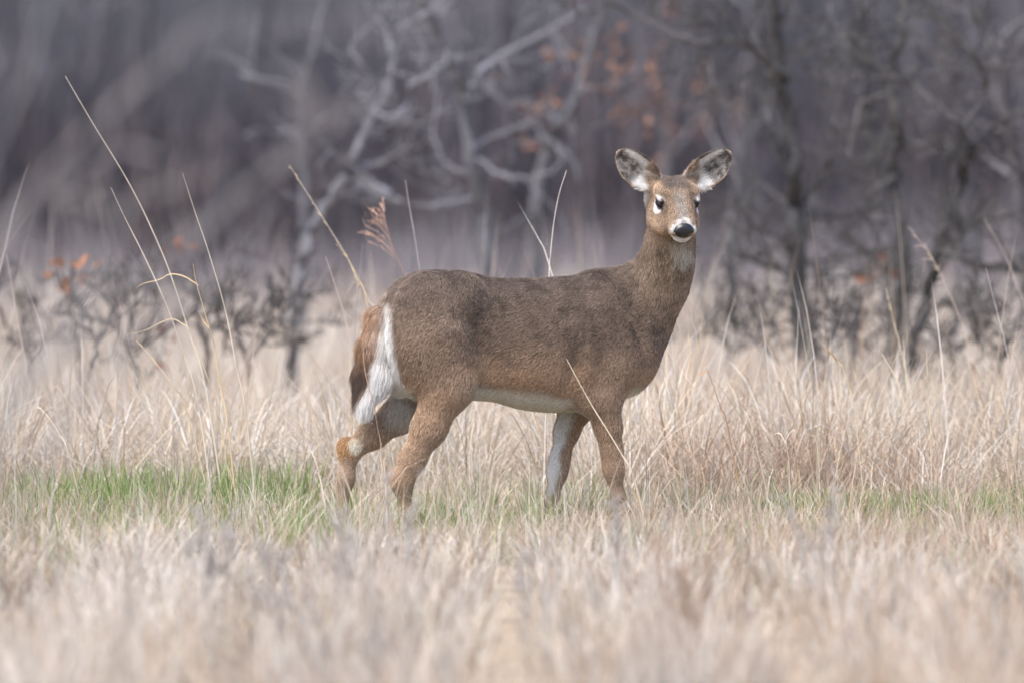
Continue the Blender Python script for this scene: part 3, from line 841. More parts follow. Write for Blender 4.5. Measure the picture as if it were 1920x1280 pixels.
# tail: a flat plume hanging from the rump, its brown upper side turned towards the camera
TAIL = [L(733, 562, 0), L(721, 600, 0) , L(717, 652, 0), L(713, 702, 0), L(697, 752, 0)]
TN = np.array([-.80, -.60, 0.0]); TW = np.array([.60, -.80, 0.0])
TR = (.020, .038, .051, .050, .020)
for i in range(4):
    back = lambda k: np.array([-.007 * min(k, 3), 0, 0])
    a, b, r0, r1 = TAIL[i] + back(i), TAIL[i + 1] + back(i + 1), TR[i], TR[i + 1]
    def tail_fn(X, Y, Z, a=a, b=b, r0=r0, r1=r1):
        d = b - a
        t = np.clip(((Z - a[2]) / d[2]), 0, 1)
        o = np.maximum(np.maximum((Z - a[2]), b[2] - Z), 0)
        dx, dy = X - a[0] - t * d[0], Y - a[1] - t * d[1]
        n, w = (dx * TN[0] + dy * TN[1]) / 0.42, dx * TW[0] + dy * TW[1]
        return (np.sqrt(n * n + w * w + o * o) - (r0 + (r1 - r0) * t)) * 0.6
    add_prim('tail', tail_fn, np.minimum(a, b) - .07, np.maximum(a, b) + .07, 0.012)

def surface_nets(F, lo, h):
    ins = F < 0
    c = [ins[i:F.shape[0] - 1 + i, j:F.shape[1] - 1 + j, k:F.shape[2] - 1 + k] for i in (0, 1) for j in (0, 1) for k in (0, 1)]
    s = sum(x.astype(np.int8) for x in c)
    act = (s > 0) & (s < 8)
    idx = np.full(act.shape, -1, dtype=np.int64)
    I = np.argwhere(act)
    idx[act] = np.arange(len(I))
    acc = np.zeros((len(I), 3)); cnt = np.zeros(len(I))
    offs = [(i, j, k) for i in (0, 1) for j in (0, 1) for k in (0, 1)]
    val = {o: F[I[:, 0] + o[0], I[:, 1] + o[1], I[:, 2] + o[2]] for o in offs}
    for a in offs:
        for ax in range(3):
            if a[ax] == 0:
                b = list(a); b[ax] = 1; b = tuple(b)
                va, vb = val[a], val[b]
                m = (va < 0) != (vb < 0)
                t = va[m] / (va[m] - vb[m])
                p = np.array(a, float)[None].repeat(m.sum(), 0); p[:, ax] += t
                acc[m] += p; cnt[m] += 1
    V = lo + h * (I + acc / cnt[:, None])
    Q = []
    for ax in range(3):
        sl0 = [slice(1, -1)] * 3; sl1 = [slice(1, -1)] * 3
        sl0[ax] = slice(0, -1); sl1[ax] = slice(1, None)
        A, B = ins[tuple(sl0)], ins[tuple(sl1)]
        E = np.argwhere(A != B)
        flip = A[tuple(E.T)]
        off = np.ones(3, int); off[ax] = 0
        E = E + off
        u, w = [(1, 2), (2, 0), (0, 1)][ax]
        def cell(du, dw):
            e = E.copy(); e[:, u] -= du; e[:, w] -= dw
            return idx[tuple(e.T)]
        q = np.stack([cell(1, 1), cell(0, 1), cell(0, 0), cell(1, 0)], 1)
        q[~flip] = q[~flip][:, ::-1]
        Q.append(q)
    return V, np.concatenate(Q)

DV, DQ = surface_nets(FIELD, LO, VOX)
del FIELD
# light smoothing of the voxel surface
ed = np.concatenate([DQ[:, [0, 1]], DQ[:, [1, 2]], DQ[:, [2, 3]], DQ[:, [3, 0]]])
ed = np.concatenate([ed, ed[:, ::-1]])
deg = np.bincount(ed[:, 0], minlength=len(DV)).astype(float)[:, None]
def neigh(A):
    return np.stack([np.bincount(ed[:, 0], weights=A[ed[:, 1], i], minlength=len(A)) for i in range(A.shape[1])], 1) / deg
for it in range(4):
    DV = DV + 0.5 * (neigh(DV) - DV)
    DV = DV - 0.52 * (neigh(DV) - DV)
# which part each point of the hide belongs to
PARTS_ = sorted({p for p, _, s in PRIMS if not s})
dist = {p: np.full(len(DV), 9.0) for p in PARTS_}
for p, fn, s in PRIMS:
    if not s:
        dist[p] = np.minimum(dist[p], fn(DV[:, 0], DV[:, 1], DV[:, 2]))
W_ = {p: np.exp(-np.maximum(dist[p] - min(0, 0), -0.01) / 0.012) for p in PARTS_}
tot = sum(W_.values())
W_ = {p: W_[p] / tot for p in PARTS_}
fn_ = np.zeros((len(DV), 3))
tri = np.concatenate([DQ[:, [0, 1, 2]], DQ[:, [0, 2, 3]]])
cr = np.cross(DV[tri[:, 1]] - DV[tri[:, 0]], DV[tri[:, 2]] - DV[tri[:, 0]])
for k in range(3):
    for i in range(3):
        fn_[:, i] += np.bincount(tri[:, k], weights=cr[:, i], minlength=len(DV))
DN = fn_ / (np.linalg.norm(fn_, axis=1, keepdims=True) + 1e-12)

# ---- coat colours, hair lie and hair length over the hide
DW = l2w(DV)
U = 960 + 600 * DW[:, 0]; Vp = HORIZON + 600 * (CAM_H - DW[:, 2])          # side-view coordinates on the animal
YL = DV[:, 1]
hx = DV - HO
ht, hvv, hww = hx @ AX[0], hx @ AX[1], hx @ AX[2]
def mixc(C, c, m):
    return C + (np.asarray(c)[None] - C) * np.clip(m, 0, 1)[:, None]
wht = np.array([.74, .72, .69], np.float32)
n1 = vnoise3(DV, 0.06, 11); n2 = vnoise3(DV, 0.02, 12)
C = np.tile(np.array([.150, .107, .078]), (len(DV), 1))
C = mixc(C, (.100, .074, .060), sstep(600, 515, Vp) * 0.7)                                # darker along the back
C = mixc(C, (.300, .200, .130), sstep(630, 700, Vp + 50 * (n1 - .5)) * 1.0 * (W_['trunk'] + W_['shoulder'] * .4 + W_['haunch'] * .3))   # paler flank
C = mixc(C, (.10, .068, .052), W_['brisket'] * 0.6)
C = mixc(C, (.175, .124, .084), W_['neck'] * 0.75)
C = mixc(C, (.235, .165, .108), W_['neck'] * sstep(-.02, .05, (DW @ np.array([.83, -.3, -.45]) - HO_W @ np.array([.83, -.3, -.45])) + .02) * .45)
legs = W_['hind_near'] + W_['hind_far'] + W_['fore_near'] + W_['fore_far']
C = mixc(C, (.310, .215, .148), legs * 0.95)
C = mixc(C, (.275, .186, .122), (W_['haunch'] + W_['hind_near']) * sstep(690, 760, Vp) * .7)
belly = sstep(-0.55, -0.85, DN[:, 2]) * sstep(690, 735, Vp) * (W_['trunk'] + .5 * W_['haunch'])
belly = np.maximum(belly, sstep(712, 730, Vp - 0.24 * np.clip(U - 905, 0, 160) + 8 * (n1 - .5)) * W_['trunk'] * (U < 1080) * (U > 860))
C = mixc(C, (.60, .56, .48), belly)
inner_h = (W_['hind_near'] * sstep(-.078, -.055, YL) + W_['hind_far'] * sstep(.078, .055, YL)) * sstep(880, 820, Vp)
inner_h = inner_h * sstep(830, 770, Vp - .5 * (U - 735)) * sstep(700, 745, U)
C = mixc(C, (.62, .58, .53), np.clip(inner_h * 1.3, 0, 1) * .85)
C = mixc(C, (.30, .225, .165), W_['hind_far'] * .5)
inner_f = W_['fore_near'] * sstep(-.082, -.060, YL) + W_['fore_far'] * sstep(.088, .066, YL)
C = mixc(C, (.78, .76, .73), np.clip(inner_f * 1.3, 0, 1) * sstep(960, 900, Vp) * sstep(.10, -.45, DN[:, 0] + .5 * (n2 - .5)) * .95)
# rump patch under the tail
rb = np.interp(Vp, [560, 650, 700, 740, 770], [733, 742, 752, 766, 776])
rump = sstep(rb + 5, rb - 5, U) * sstep(560, 580, Vp) * sstep(800, 765, Vp) * sstep(.15, .10, np.abs(YL)) * (1 - W_['tail']) * (1 - .9 * W_['hind_far'])
C = mixc(C, wht, rump * 1.2)
# hock tufts
hk = np.linalg.norm(DV - L(654, 838, .075), axis=1)
C = mixc(C, (.42, .235, .10), sstep(.050, .018, hk + .03 * (n2 - .5)) * .85)
C = mixc(C, (.68, .60, .48), sstep(.036, .014, np.linalg.norm(DV - L(668, 834, .060), axis=1) + .012 * (n2 - .5)))
hk2 = np.linalg.norm(DV - L(748, 896, -.085), axis=1)
C = mixc(C, (.30, .18, .095), sstep(.045, .018, hk2) * .5)
# tail: rusty above, dark lower, white rim and underside
tl = W_['tail'] * sstep(.2, .6, W_['tail'])
C = mixc(C, wht * 1.1, tl)
tL = np.interp(Vp, [555, 575, 605, 630, 650, 700, 740, 765], [700, 700, 692, 676, 670, 667, 667, 668]); tR = np.interp(Vp, [545, 565, 600, 650, 700, 740, 765], [760, 732, 724, 714, 701, 683, 668])
stripe = tl * sstep(tL - 4, tL + 4, U) * sstep(tR + 5, tR - 5, U) * sstep(-.35, .05, DN @ TN)
C = mixc(C, (.225, .125, .062), stripe)
C = mixc(C, (.050, .033, .026), stripe * sstep(600, 700, Vp))
C = mixc(C, (.190, .118, .066), tl * sstep(575, 556, Vp))
# face
hd = np.clip(W_['head'] * 1.1 + W_['ear_base'] * .5, 0, 1)
C = mixc(C, (.185, .130, .088), hd)
C = mixc(C, (.070, .056, .048), hd * sstep(.050, .036, np.abs(hvv) + .012 * (n2 - .5)) * sstep(.012, -.018, ht) * sstep(0.0, .02, hww) * .95)      # dark crown
C = mixc(C, (.205, .175, .150), hd * sstep(.026, .010, np.abs(hvv)) * sstep(-.01, .03, ht) * sstep(-.03, 0, hww))       # grey bridge
C = mixc(C, (.23, .158, .102), hd * sstep(.044, .056, np.abs(hvv)) * sstep(.0, -.03, ht) * sstep(-.01, .02, hww) * .9)
C = mixc(C, (.115, .080, .056), hd * np.exp(-((ht - .045) / .022) ** 2 - ((np.abs(hvv) - .045) / .016) ** 2) * .9)    # tawny temples
C = mixc(C, (.29, .205, .135), hd * sstep(-.03, .03, ht) * sstep(-.030, -.055, hww) * .7)
for s in (-1, 1):
    ev = np.stack([ht - .012, (hvv - s * .060) * .9, (hww - .004)], 1)
    up = sstep(.0, .012, ev[:, 2]) * sstep(.0295, .0255, np.linalg.norm(ev, axis=1)) * sstep(.015, .022, np.linalg.norm(ev, axis=1))
    C = mixc(C, wht * .85, up * hd * .85)
    dn = sstep(-.002, -.010, ev[:, 2]) * sstep(.033, .027, np.linalg.norm(ev * [1, 1, .85], axis=1))
    C = mixc(C, wht, dn * hd)
    C = mixc(C, (.022, .018, .016), sstep(.0235, .0205, np.linalg.norm((ev - np.array([.002, 0, .001])) * [.80, 1, 1.15], axis=1)) * hd)
    C = mixc(C, (.03, .024, .02), hd * sstep(.006, .003, np.abs(ev[:, 2] + .006 + .35 * (ev[:, 0] - .02))) * sstep(.014, .02, ev[:, 0]) * sstep(.036, .030, ev[:, 0]))
    C = mixc(C, (.03, .025, .022), hd * sstep(.0185, .0165, ev[:, 2]) * sstep(.0, .006, ev[:, 2]) * sstep(.030, .026, np.linalg.norm(ev, axis=1)))
    C = mixc(C, (.16, .11, .075), hd * sstep(.066, .071, s * hvv) * sstep(.03, .02, np.linalg.norm(ev, axis=1)))
C = mixc(C, wht, hd * np.maximum(sstep(.115, .120, ht - .12 * np.abs(hvv) + .012 * (n2 - .5)), sstep(.103, .110, ht - .30 * np.abs(hvv) + .010 * (n2 - .5)) * sstep(-.008, .004, hww))  * sstep(-.040, -.028, hww))   # white muzzle band
C = mixc(C, (.10, .08, .07), hd * sstep(.108, .116, ht) * sstep(.012, .006, np.abs(hvv)) * sstep(-.02, -.005, hww) * .7)
C = mixc(C, (.13, .095, .07), hd * sstep(.07, .09, ht) * sstep(.112, .098, ht) * sstep(-.03, -.045, hww) * .6)
C = mixc(C, wht, hd * sstep(.088, .098, ht) * sstep(-.046, -.052, hww))                                             # chin
thp = np.linalg.norm((DW - np.array([(1279 - 960) / 600, 0, CAM_H + (HORIZON - 474) / 600])) * [1.25, 0, 1.25], axis=1) + .04 * sstep(.1, -.2, -(DN @ w2l(np.array([0, 1.0, 0]))))
C = mixc(C, (.44, .40, .345), sstep(.062, .026, thp + .05 * (vnoise(DW[:, 0], DW[:, 2] * .35, .008, 61) - .5)) * sstep(.112, .124, -(DW[:, 2] - HO_W[2])) * .9)
C = mixc(C, wht, sstep(.25, .5, W_['cheek']) * .65)
# ears: white and grey inside, brown outside, dark rim
for p_, (base, e, n0, sd_, EL, s) in zip(('ear_a', 'ear_b'), EARS):
    d = DV - base
    u, n, q = d @ e / EL, d @ n0, d @ sd_
    w = sstep(.25, .6, W_[p_])
    h = smooth_interp(np.clip(u, 0, 1), EP[:, 0], EP[:, 1])
    r = q / h
    front = sstep(0.0, .3, DN @ n0)
    C = mixc(C, (.16, .115, .085), w)
    patch = vnoise(u * 6 + s, r * 1.6, 1.0, 77)
    C = mixc(C, wht * .92, w * front)
    fold = np.exp(-((u - .52) / .2) ** 2 - ((r + .05) / .28) ** 2)
    dk = np.clip(fold * 1.25 + .25 * sstep(.2, .4, u) + .55 * sstep(.55, .9, u) + .45 * sstep(-.1, .6, r * s) * sstep(.25, .5, u) + .25 * (patch - .5), 0, 1)
    mot = sstep(.40, .60, vnoise(u * EL * 600, q * 1000, 6.0, 78 + s)) * .4
    C = mixc(C, (.060, .054, .050), w * front * np.clip(dk * 1.35, 0, 1))
    C = mixc(C, (.42, .39, .36), w * front * mot * sstep(.25, .4, u))
    C = mixc(C, wht, w * front * sstep(.30, .62, -s * r) * sstep(.96, .75, u) * .85)
    C = mixc(C, (.055, .043, .036), w * np.maximum(sstep(.80, .88, -s * r), sstep(.84, .92, u) * sstep(.985, .96, u)) * sstep(.1, .3, u))
    C = mixc(C, (.33, .25, .18), w * np.maximum(sstep(.90, .97, s * r), sstep(.95, .98, u)))
    C = mixc(C, wht, w * front * sstep(.34, .16, u))
    C = mixc(C, (.17, .118, .080), w * sstep(.05, .45, -s * r + .35 * (.3 - u)) * sstep(.40, .24, u))
brown = sstep(.36, .26, C.max(1))[:, None]
rumple_shade = vnoise(DV[:, 0] * 1.0 + DV[:, 2] * .35, DV[:, 2] * .35, .028, 15)  # dark streaks on the upper body, painted as the shade of coat rumples
C = C * (1 + brown * (.30 - .20 * sstep(.62, .9, rumple_shade)[:, None] * sstep(640, 560, Vp)[:, None]))
C = C + brown * (C.mean(1, keepdims=True) - C) * (.05 + .11 * sstep(700, 560, Vp))[:, None] * (1 - hd * .6)[:, None]
fleck = sstep(.50, .68, vnoise3(DV * [.7, 1, 1.3], .011, 211)) * .30 + sstep(.55, .72, vnoise3(DV * [.8, 1, 1.2], .026, 215)) * .25
ff = vnoise3(np.stack([ht * .45, hvv, hww * .7], 1), .0042, 231)
C = C * (1 + hd[:, None] * brown * .9 * (ff - .5)[:, None])
C = C * (1.16 - brown * (fleck * sstep(760, 600, Vp) * (1 - hd))[:, None])
C = C * (0.80 + 0.40 * n1)[:, None] * (0.93 + 0.14 * n2)[:, None]
C = 0.7 * C + 0.3 * neigh(C)

G = np.zeros_like(DV)
def lie(p, d):
    global G
    G = G + W_[p][:, None] * np.asarray(d, float)
for p in ('trunk', 'shoulder'): lie(p, (-.75, 0, -.66))
lie('haunch', (-.55, 0, -.85)); lie('brisket', (-.3, 0, -.95)); lie('neck', (-.25, 0, -.97))
for p in ('hind_near', 'hind_far'): lie(p, (-.45, 0, -.9))
for p in ('fore_near', 'fore_far'): lie(p, (-.1, 0, -1))
lie('head', -AX[0] + AX[2] * .1); lie('cheek', -AX[0] * .5 - AX[2]); lie('ear_base', EARS[0][1] * 0 + np.array([0, 0, 1.0]))
lie('ear_a', EARS[0][1]); lie('ear_b', EARS[1][1]); lie('tail', (-.25, 0, -1))
wob = np.stack([vnoise3(DV, .05, 91) - .5, vnoise3(DV, .05, 94) - .5, vnoise3(DV, .05, 97) - .5], 1)
G = G + wob * 1.3
for it in range(6): G = neigh(G)
LEN = np.full(len(DV), .0125)
LEN = LEN + .004 * W_['neck'] + .006 * belly + .010 * W_['brisket']
LEN = LEN * (1 - .44 * hd) * (1 - .45 * np.clip(W_['ear_a'] + W_['ear_b'], 0, 1)) * (1 - .45 * legs * sstep(840, 930, Vp))
LEN = LEN + W_['cheek'] * .02
LEN = LEN * (1 + .5 * W_['brisket'] + .2 * (W_['hind_near'] + W_['hind_far']) * sstep(880, 800, Vp) - .35 * legs * sstep(780, 860, Vp))
LEN = LEN + tl * .038 + rump * .022 + inner_h * .012
for p_, (base, e, n0, sd_, EL, s) in zip(('ear_a', 'ear_b'), EARS):
    u = (DV - base) @ e / EL
    LEN = LEN + W_[p_] * sstep(.45, .1, u) * sstep(0, .3, DN @ n0) * .016

deer = empty('deer', (0, 0, 0))
tag(deer, 'brown white-tailed doe standing side-on in grass, ears spread, looking at camera', 'deer')
deer_w = l2w(DV)
body = link('body', mesh_np('body', deer_w, DQ, M_SKIN, C * .6), deer)

# ---- fur: one hair curve per root, coloured like the hide below it
def grow(n, seed):
    r = np.random.default_rng(seed)
    ta = np.linalg.norm(cr, axis=1) * .5
    tc_ = tri
    wgt = ta * (1 + 1.2 * (hd[tri[:, 0]]) + 1.0 * tl[tri[:, 0]] + (W_['ear_a'] + W_['ear_b'])[tri[:, 0]])
    cum = np.cumsum(wgt); t = np.searchsorted(cum, r.random(n) * cum[-1])
    b = r.random((n, 2)); fl = b.sum(1) > 1; b[fl] = 1 - b[fl]
    bc = np.stack([1 - b.sum(1), b[:, 0], b[:, 1]], 1)
    ip = lambda A: (A[tri[t]] * (bc[:, :, None] if A.ndim == 2 else bc)).sum(1)
    root, nor, g, ln, col = ip(DV), ip(DN), ip(G), ip(LEN), ip(C)
    # no hair on the eyes and the nose pad
    hx = root - HO
    t_, v_, w_ = hx @ AX[0], hx @ AX[1], hx @ AX[2]
    bad = ((np.minimum(np.linalg.norm(np.stack([(t_ - .013) * .85, v_ - .061, (w_ - .003) * 1.15], 1), axis=1),
                       np.linalg.norm(np.stack([(t_ - .013) * .85, v_ + .061, (w_ - .003) * 1.15], 1), axis=1)) < .0175)
           | ((t_ > .116) & (w_ > -.053) & (np.abs(v_) < .031) & (t_ + .35 * w_ > .1155)))
    ok = ~bad
    root, nor, g, ln, col = root[ok], nor[ok], g[ok], ln[ok], col[ok]
    n = len(root)
    nor /= np.linalg.norm(nor, axis=1, keepdims=True)
    g = g + r.normal(0, .16, (n, 3))
    g = g - nor * (g * nor).sum(1, keepdims=True)
    g /= np.linalg.norm(g, axis=1, keepdims=True) + 1e-9
    ln = ln * r.uniform(.65, 1.25, n)
    lift0 = r.uniform(.35, .62, n)[:, None]; lift1 = r.uniform(.02, .20, n)[:, None]
    d0 = g * (1 - lift0) + nor * lift0; d0 /= np.linalg.norm(d0, axis=1, keepdims=True)
    d1 = g * (1 - lift1) + nor * lift1 + np.array([0, 0, -.15]); d1 /= np.linalg.norm(d1, axis=1, keepdims=True)
    P0 = root - nor * .002
    P1 = P0 + d0 * (ln * .33)[:, None]
    P2 = P1 + (d0 * .35 + d1 * .65) * (ln * .33)[:, None]
    P3 = P2 + d1 * (ln * .34)[:, None]
    P = l2w(np.stack([P0, P1, P2, P3], 1))
    tint = np.clip(r.normal(1.0, .26, n), .4, 1.7)[:, None]
    light = (r.random(n) < .25)[:, None]
    c = col * tint
    c = np.where(light & (col.mean(1, keepdims=True) < .3), c * 1.45 + .015, c)
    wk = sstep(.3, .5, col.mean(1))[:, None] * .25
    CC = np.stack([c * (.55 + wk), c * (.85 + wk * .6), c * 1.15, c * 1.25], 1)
    R_ = np.stack([np.full(n, .00036), np.full(n, .0004), np.full(n, .00034), np.full(n, .0001)], 1) * r.uniform(.8, 1.2, (n, 1))
    return P, CC, R_
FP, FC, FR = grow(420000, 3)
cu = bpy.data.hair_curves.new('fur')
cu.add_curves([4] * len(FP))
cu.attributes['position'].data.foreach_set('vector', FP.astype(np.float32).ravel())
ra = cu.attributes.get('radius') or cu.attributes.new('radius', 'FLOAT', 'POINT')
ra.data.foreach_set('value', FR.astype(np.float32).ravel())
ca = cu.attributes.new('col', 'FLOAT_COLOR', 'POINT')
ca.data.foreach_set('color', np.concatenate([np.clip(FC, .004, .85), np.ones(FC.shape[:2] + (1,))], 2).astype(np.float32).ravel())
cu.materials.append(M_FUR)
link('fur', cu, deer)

# ---- eyes, nose pad, hooves
def simple_mat(name, col, rough, spec=0.5):
    return noise_mat_(name, col, rough, spec)
def noise_mat_(name, col, rough, spec):
    m, nt, out = new_mat(name)
    tc = nt.nodes.new('ShaderNodeTexCoord'); nz = nt.nodes.new('ShaderNodeTexNoise'); nz.inputs['Scale'].default_value = 400
    nt.links.new(tc.outputs['Object'], nz.inputs['Vector'])
    p = nt.nodes.new('ShaderNodeBsdfPrincipled')
    p.inputs['Base Color'].default_value = (*col, 1); p.inputs['Roughness'].default_value = rough; p.inputs['Specular IOR Level'].default_value = spec
    b = nt.nodes.new('ShaderNodeBump'); b.inputs['Strength'].default_value = .12 if rough > .1 else 0; b.inputs['Distance'].default_value = .002
    nt.links.new(nz.outputs['Fac'], b.inputs['Height']); nt.links.new(b.outputs[0], p.inputs['Normal'])
    nt.links.new(p.outputs[0], out.inputs['Surface'])
    return m
M_EYE = simple_mat('eye_black', (.010, .008, .010), .08, .25)
M_NOSE = simple_mat('nose_black', (.014, .014, .017), .32, .5)
M_HOOF = simple_mat('hoof_black', (.03, .027, .025), .5, .4)

def lathe_grid(nu, nv, fn):
    """closed grid surface: fn(u in 0..1 pole to pole, v angle) -> points"""
    u = np.linspace(0, 1, nu); v = np.linspace(0, 2 * np.pi, nv, endpoint=False)
    P = np.array([[fn(a, b) for b in v] for a in u]).reshape(-1, 3)
    i = np.arange(nu * nv).reshape(nu, nv)
    F = np.stack([i[:-1].ravel(), np.roll(i, -1, 1)[:-1].ravel(), np.roll(i, -1, 1)[1:].ravel(), i[1:].ravel()], 1)
    return P, F
for s in (-1, 1):
    c = H(.0085, s * .0525, .003)
    P, F = lathe_grid(14, 24, lambda a, b: c + head_dir((.0225 * math.sin(math.pi * a) * math.cos(b), .0185 * math.cos(math.pi * a), .0138 * math.sin(math.pi * a) * math.sin(b))))
    link('eye', mesh_np('eye', l2w(P), F, M_EYE), deer)
# nose pad: a rounded heart-shaped shield with two comma nostrils pressed in
def nose_pt(a, b):
    v, w = math.cos(b), math.sin(b)
    R = a
    wid = .0385 * (1.0 - .22 * max(0, -w) - .05 * max(0, w)); hei = .027 if w > 0 else .027
    vv, ww = wid * v * R, hei * w * R
    bulge = .017 * math.sqrt(max(0, 1 - R ** 3)) - .012 * max(0, R - .75) / .25
    for sg in (-1, 1):
        dv, dw = (vv - sg * .0225) / .0070, (ww + .006) / .0055
        bulge -= .007 * math.exp(-(dv * dv + dw * dw))
    bulge -= .003 * math.exp(-(vv / .0025) ** 2) * (1 if ww < -.004 else .3)
    p = H(.1290 + bulge - .35 * max(ww, 0) + .12 * min(ww, 0) - 1.5 * vv * vv, vv, -.0245 + ww)
    return p
P, F = lathe_grid(22, 48, nose_pt)
link('nose', mesh_np('nose', l2w(P), F[:, ::-1], M_NOSE), deer)
for (px, py, Y) in ((783, 1004, -.085), (642, 1004, .085), (1186, 1004, -.080), (1036, 1004, .080)):
    q = L(px, py, Y); VV, FF, off = [], [], 0
    for sg in (-1, 1):
        def toe(a, b):
            r = math.sin(math.pi * a) ** .5
            zz = .036 * (1 - a)
            return np.array([q[0] - .008 + .026 * r * math.cos(b) + .020 * a, Y + sg * .0125 + .0105 * r * math.sin(b), zz + .001])
        P, F = lathe_grid(8, 12, toe)
        VV.append(P); FF.append(F + off); off += len(P)
    link('hoof', mesh_np('hoof', l2w(np.concatenate(VV)), np.concatenate(FF), M_HOOF), deer)
# ------------------------------------------------------------------ single stalks that stand out, seed heads, dried forbs
M_STALK = attr_mat('straw', 0.6, 0.3, 0.1)
def stalk(dist_m, pts, r0, label, c=(222, 210, 192), leaves=(), head=None, seed=1, tip_r=.0008, name='grass_stalk', group='single tall grass stalks'):
    """pts: photo pixels from the tip down; the stem carries on to the ground"""
    r = np.random.default_rng(seed)
    Q = np.array([at(px, py, dist_m) for px, py in pts])[::-1]
    slope = (Q[1] - Q[0]); slope = slope / max(slope[2], .05)
    foot = Q[0] - np.array([slope[0] * .5, 0, 1]) * (Q[0][2] + .02)
    Q = np.concatenate([[foot], Q])
    Q[:, 1] += np.cumsum(r.normal(0, .012, len(Q)))
    t = np.linspace(0, 1, len(Q)); tt = np.linspace(0, 1, len(Q) * 6)
    S = np.stack([smooth_interp_(tt, t, Q[:, i]) for i in range(3)], 1)
    root = S[0].copy(); root[2] = 0
    o = empty(name, root)
    tag(o, label, 'grass stalk', group)
    col = lin(*c)
    cc = col[None] * (.85 + .3 * vnoise(tt * 9, tt * 0, 1, seed))[:, None]
    cc[::7] *= .8
    tb = Tubes(); tb.add(S - root, np.linspace(r0, tip_r, len(S)), cc, 5)
    link('stem', tb.mesh('stem', M_STALK), o)
    for path in leaves:                                   # dry curled leaves that leave the stem
        P = np.array([at(px, py, dist_m) for px, py in path]); P[:, 1] += np.linspace(0, r.normal(0, .05), len(P))
        k = np.linspace(0, 1, len(P)); kk = np.linspace(0, 1, 14)
        B = np.stack([smooth_interp_(kk, k, P[:, i]) for i in range(3)], 1) - root
        w = .0045 * (1 - kk ** 2 * .85)[:, None]
        side = np.array([.15, .5, .85]); side /= np.linalg.norm(side)
        V = np.concatenate([B + side * w / 2, B - side * w / 2])
        F = np.array([(i, i + 1, 15 + i, 14 + i) for i in range(13)])
        link('leaf', mesh_np('leaf', V, F, M_GRASS, np.tile(col * r.uniform(.95, 1.12), (28, 1))), o)
    if head:                                              # a spike or plume of small seeds: (fraction of stem, length, spread, number, rgb)
        f0, spread, n, hc, awn = head
        hb = Tubes()
        for _ in range(n):
            u = r.uniform(f0, 1); i = min(int(u * (len(S) - 1)), len(S) - 2)
            p = S[i] - root; ax = S[i + 1] - S[i]; ax /= np.linalg.norm(ax) + 1e-9
            d = ax + r.normal(0, spread, 3); d /= np.linalg.norm(d)
            ln = awn * r.uniform(.6, 1.3)
            q = np.array([p, p + d * ln * .5, p + d * ln + np.array([0, 0, -.15 * ln])])
            hb.add(q, [.0006, .0014, .0004], lin(*hc) * r.uniform(.75, 1.2), 4)
        tag(link('seed_head', hb.mesh('seed_head', M_STALK), o), kind='stuff')
    return o

stalk(31.5, [(122, 143), (170, 225), (245, 350), (300, 465), (330, 545), (356, 630), (384, 720)], .0030, 'very long bare straw stalk leaning over, the tallest of all the stalks')
stalk(31.2, [(208, 352), (235, 410), (268, 475), (312, 570), (345, 665), (372, 760)], .0028, 'bare straw stalk leaning beside the tallest one, about half its height', seed=2)
stalk(31.0, [(343, 325), (365, 395), (392, 475), (422, 580), (444, 690), (462, 780)], .0028, 'straight bare straw stalk just to the deer\'s side of the tallest one', seed=3)
stalk(31.0, [(362, 495), (368, 530), (388, 600), (402, 650), (412, 720), (428, 800)], .0030, 'golden stalk with a long bent leaf folded over at its top', (212, 186, 146),
      [[(372, 535), (345, 518), (318, 514), (300, 524), (268, 532), (250, 545)], [(392, 615), (380, 600), (372, 582)]], seed=4)
stalk(31.4, [(352, 615), (372, 660), (392, 715), (412, 780)], .0028, 'short golden stalk with a pale arching leaf at knee height beside the tall stalks', (212, 192, 160),
      [[(350, 612), (325, 598), (300, 605), (275, 618), (235, 628)]], seed=5)
stalk(31.0, [(256, 640), (282, 668), (300, 690), (330, 730), (350, 770)], .0020, 'thin stalk with a lumpy pale seed tip bowing below the tall stalks', (220, 204, 178), head=(.62, .25, 26, (216, 196, 160), .014), seed=6)
stalk(33.0, [(543, 310), (580, 368), (620, 432), (655, 490), (690, 560), (715, 620)], .0026, 'slender straw stalk leaning over the deer\'s rump', (220, 206, 186), head=(.45, .12, 14, (222, 200, 160), .03), seed=7)
stalk(32.6, [(634, 460), (655, 490), (672, 530), (690, 575)], .0024, 'pale husked stalk close behind the deer\'s tail root', (224, 204, 166), head=(.3, .10, 18, (226, 206, 168), .03), seed=8)
stalk(33.0, [(760, 338), (768, 390), (777, 440), (787, 505), (795, 560)], .0016, 'fine upright stalk sticking up above the deer\'s hips', (196, 188, 186), seed=9)
stalk(31.5, [(1062, 320), (1048, 365), (1038, 420), (1032, 480), (1029, 540)], .0024, 'lone white stalk curving up from the middle of the deer\'s back', (226, 216, 208), seed=10)
stalk(32.5, [(610, 480), (628, 535), (645, 590), (658, 650), (668, 720)], .0018, 'thin pale stalk left of the deer\'s tail with no seed head', (206, 190, 176), seed=11)
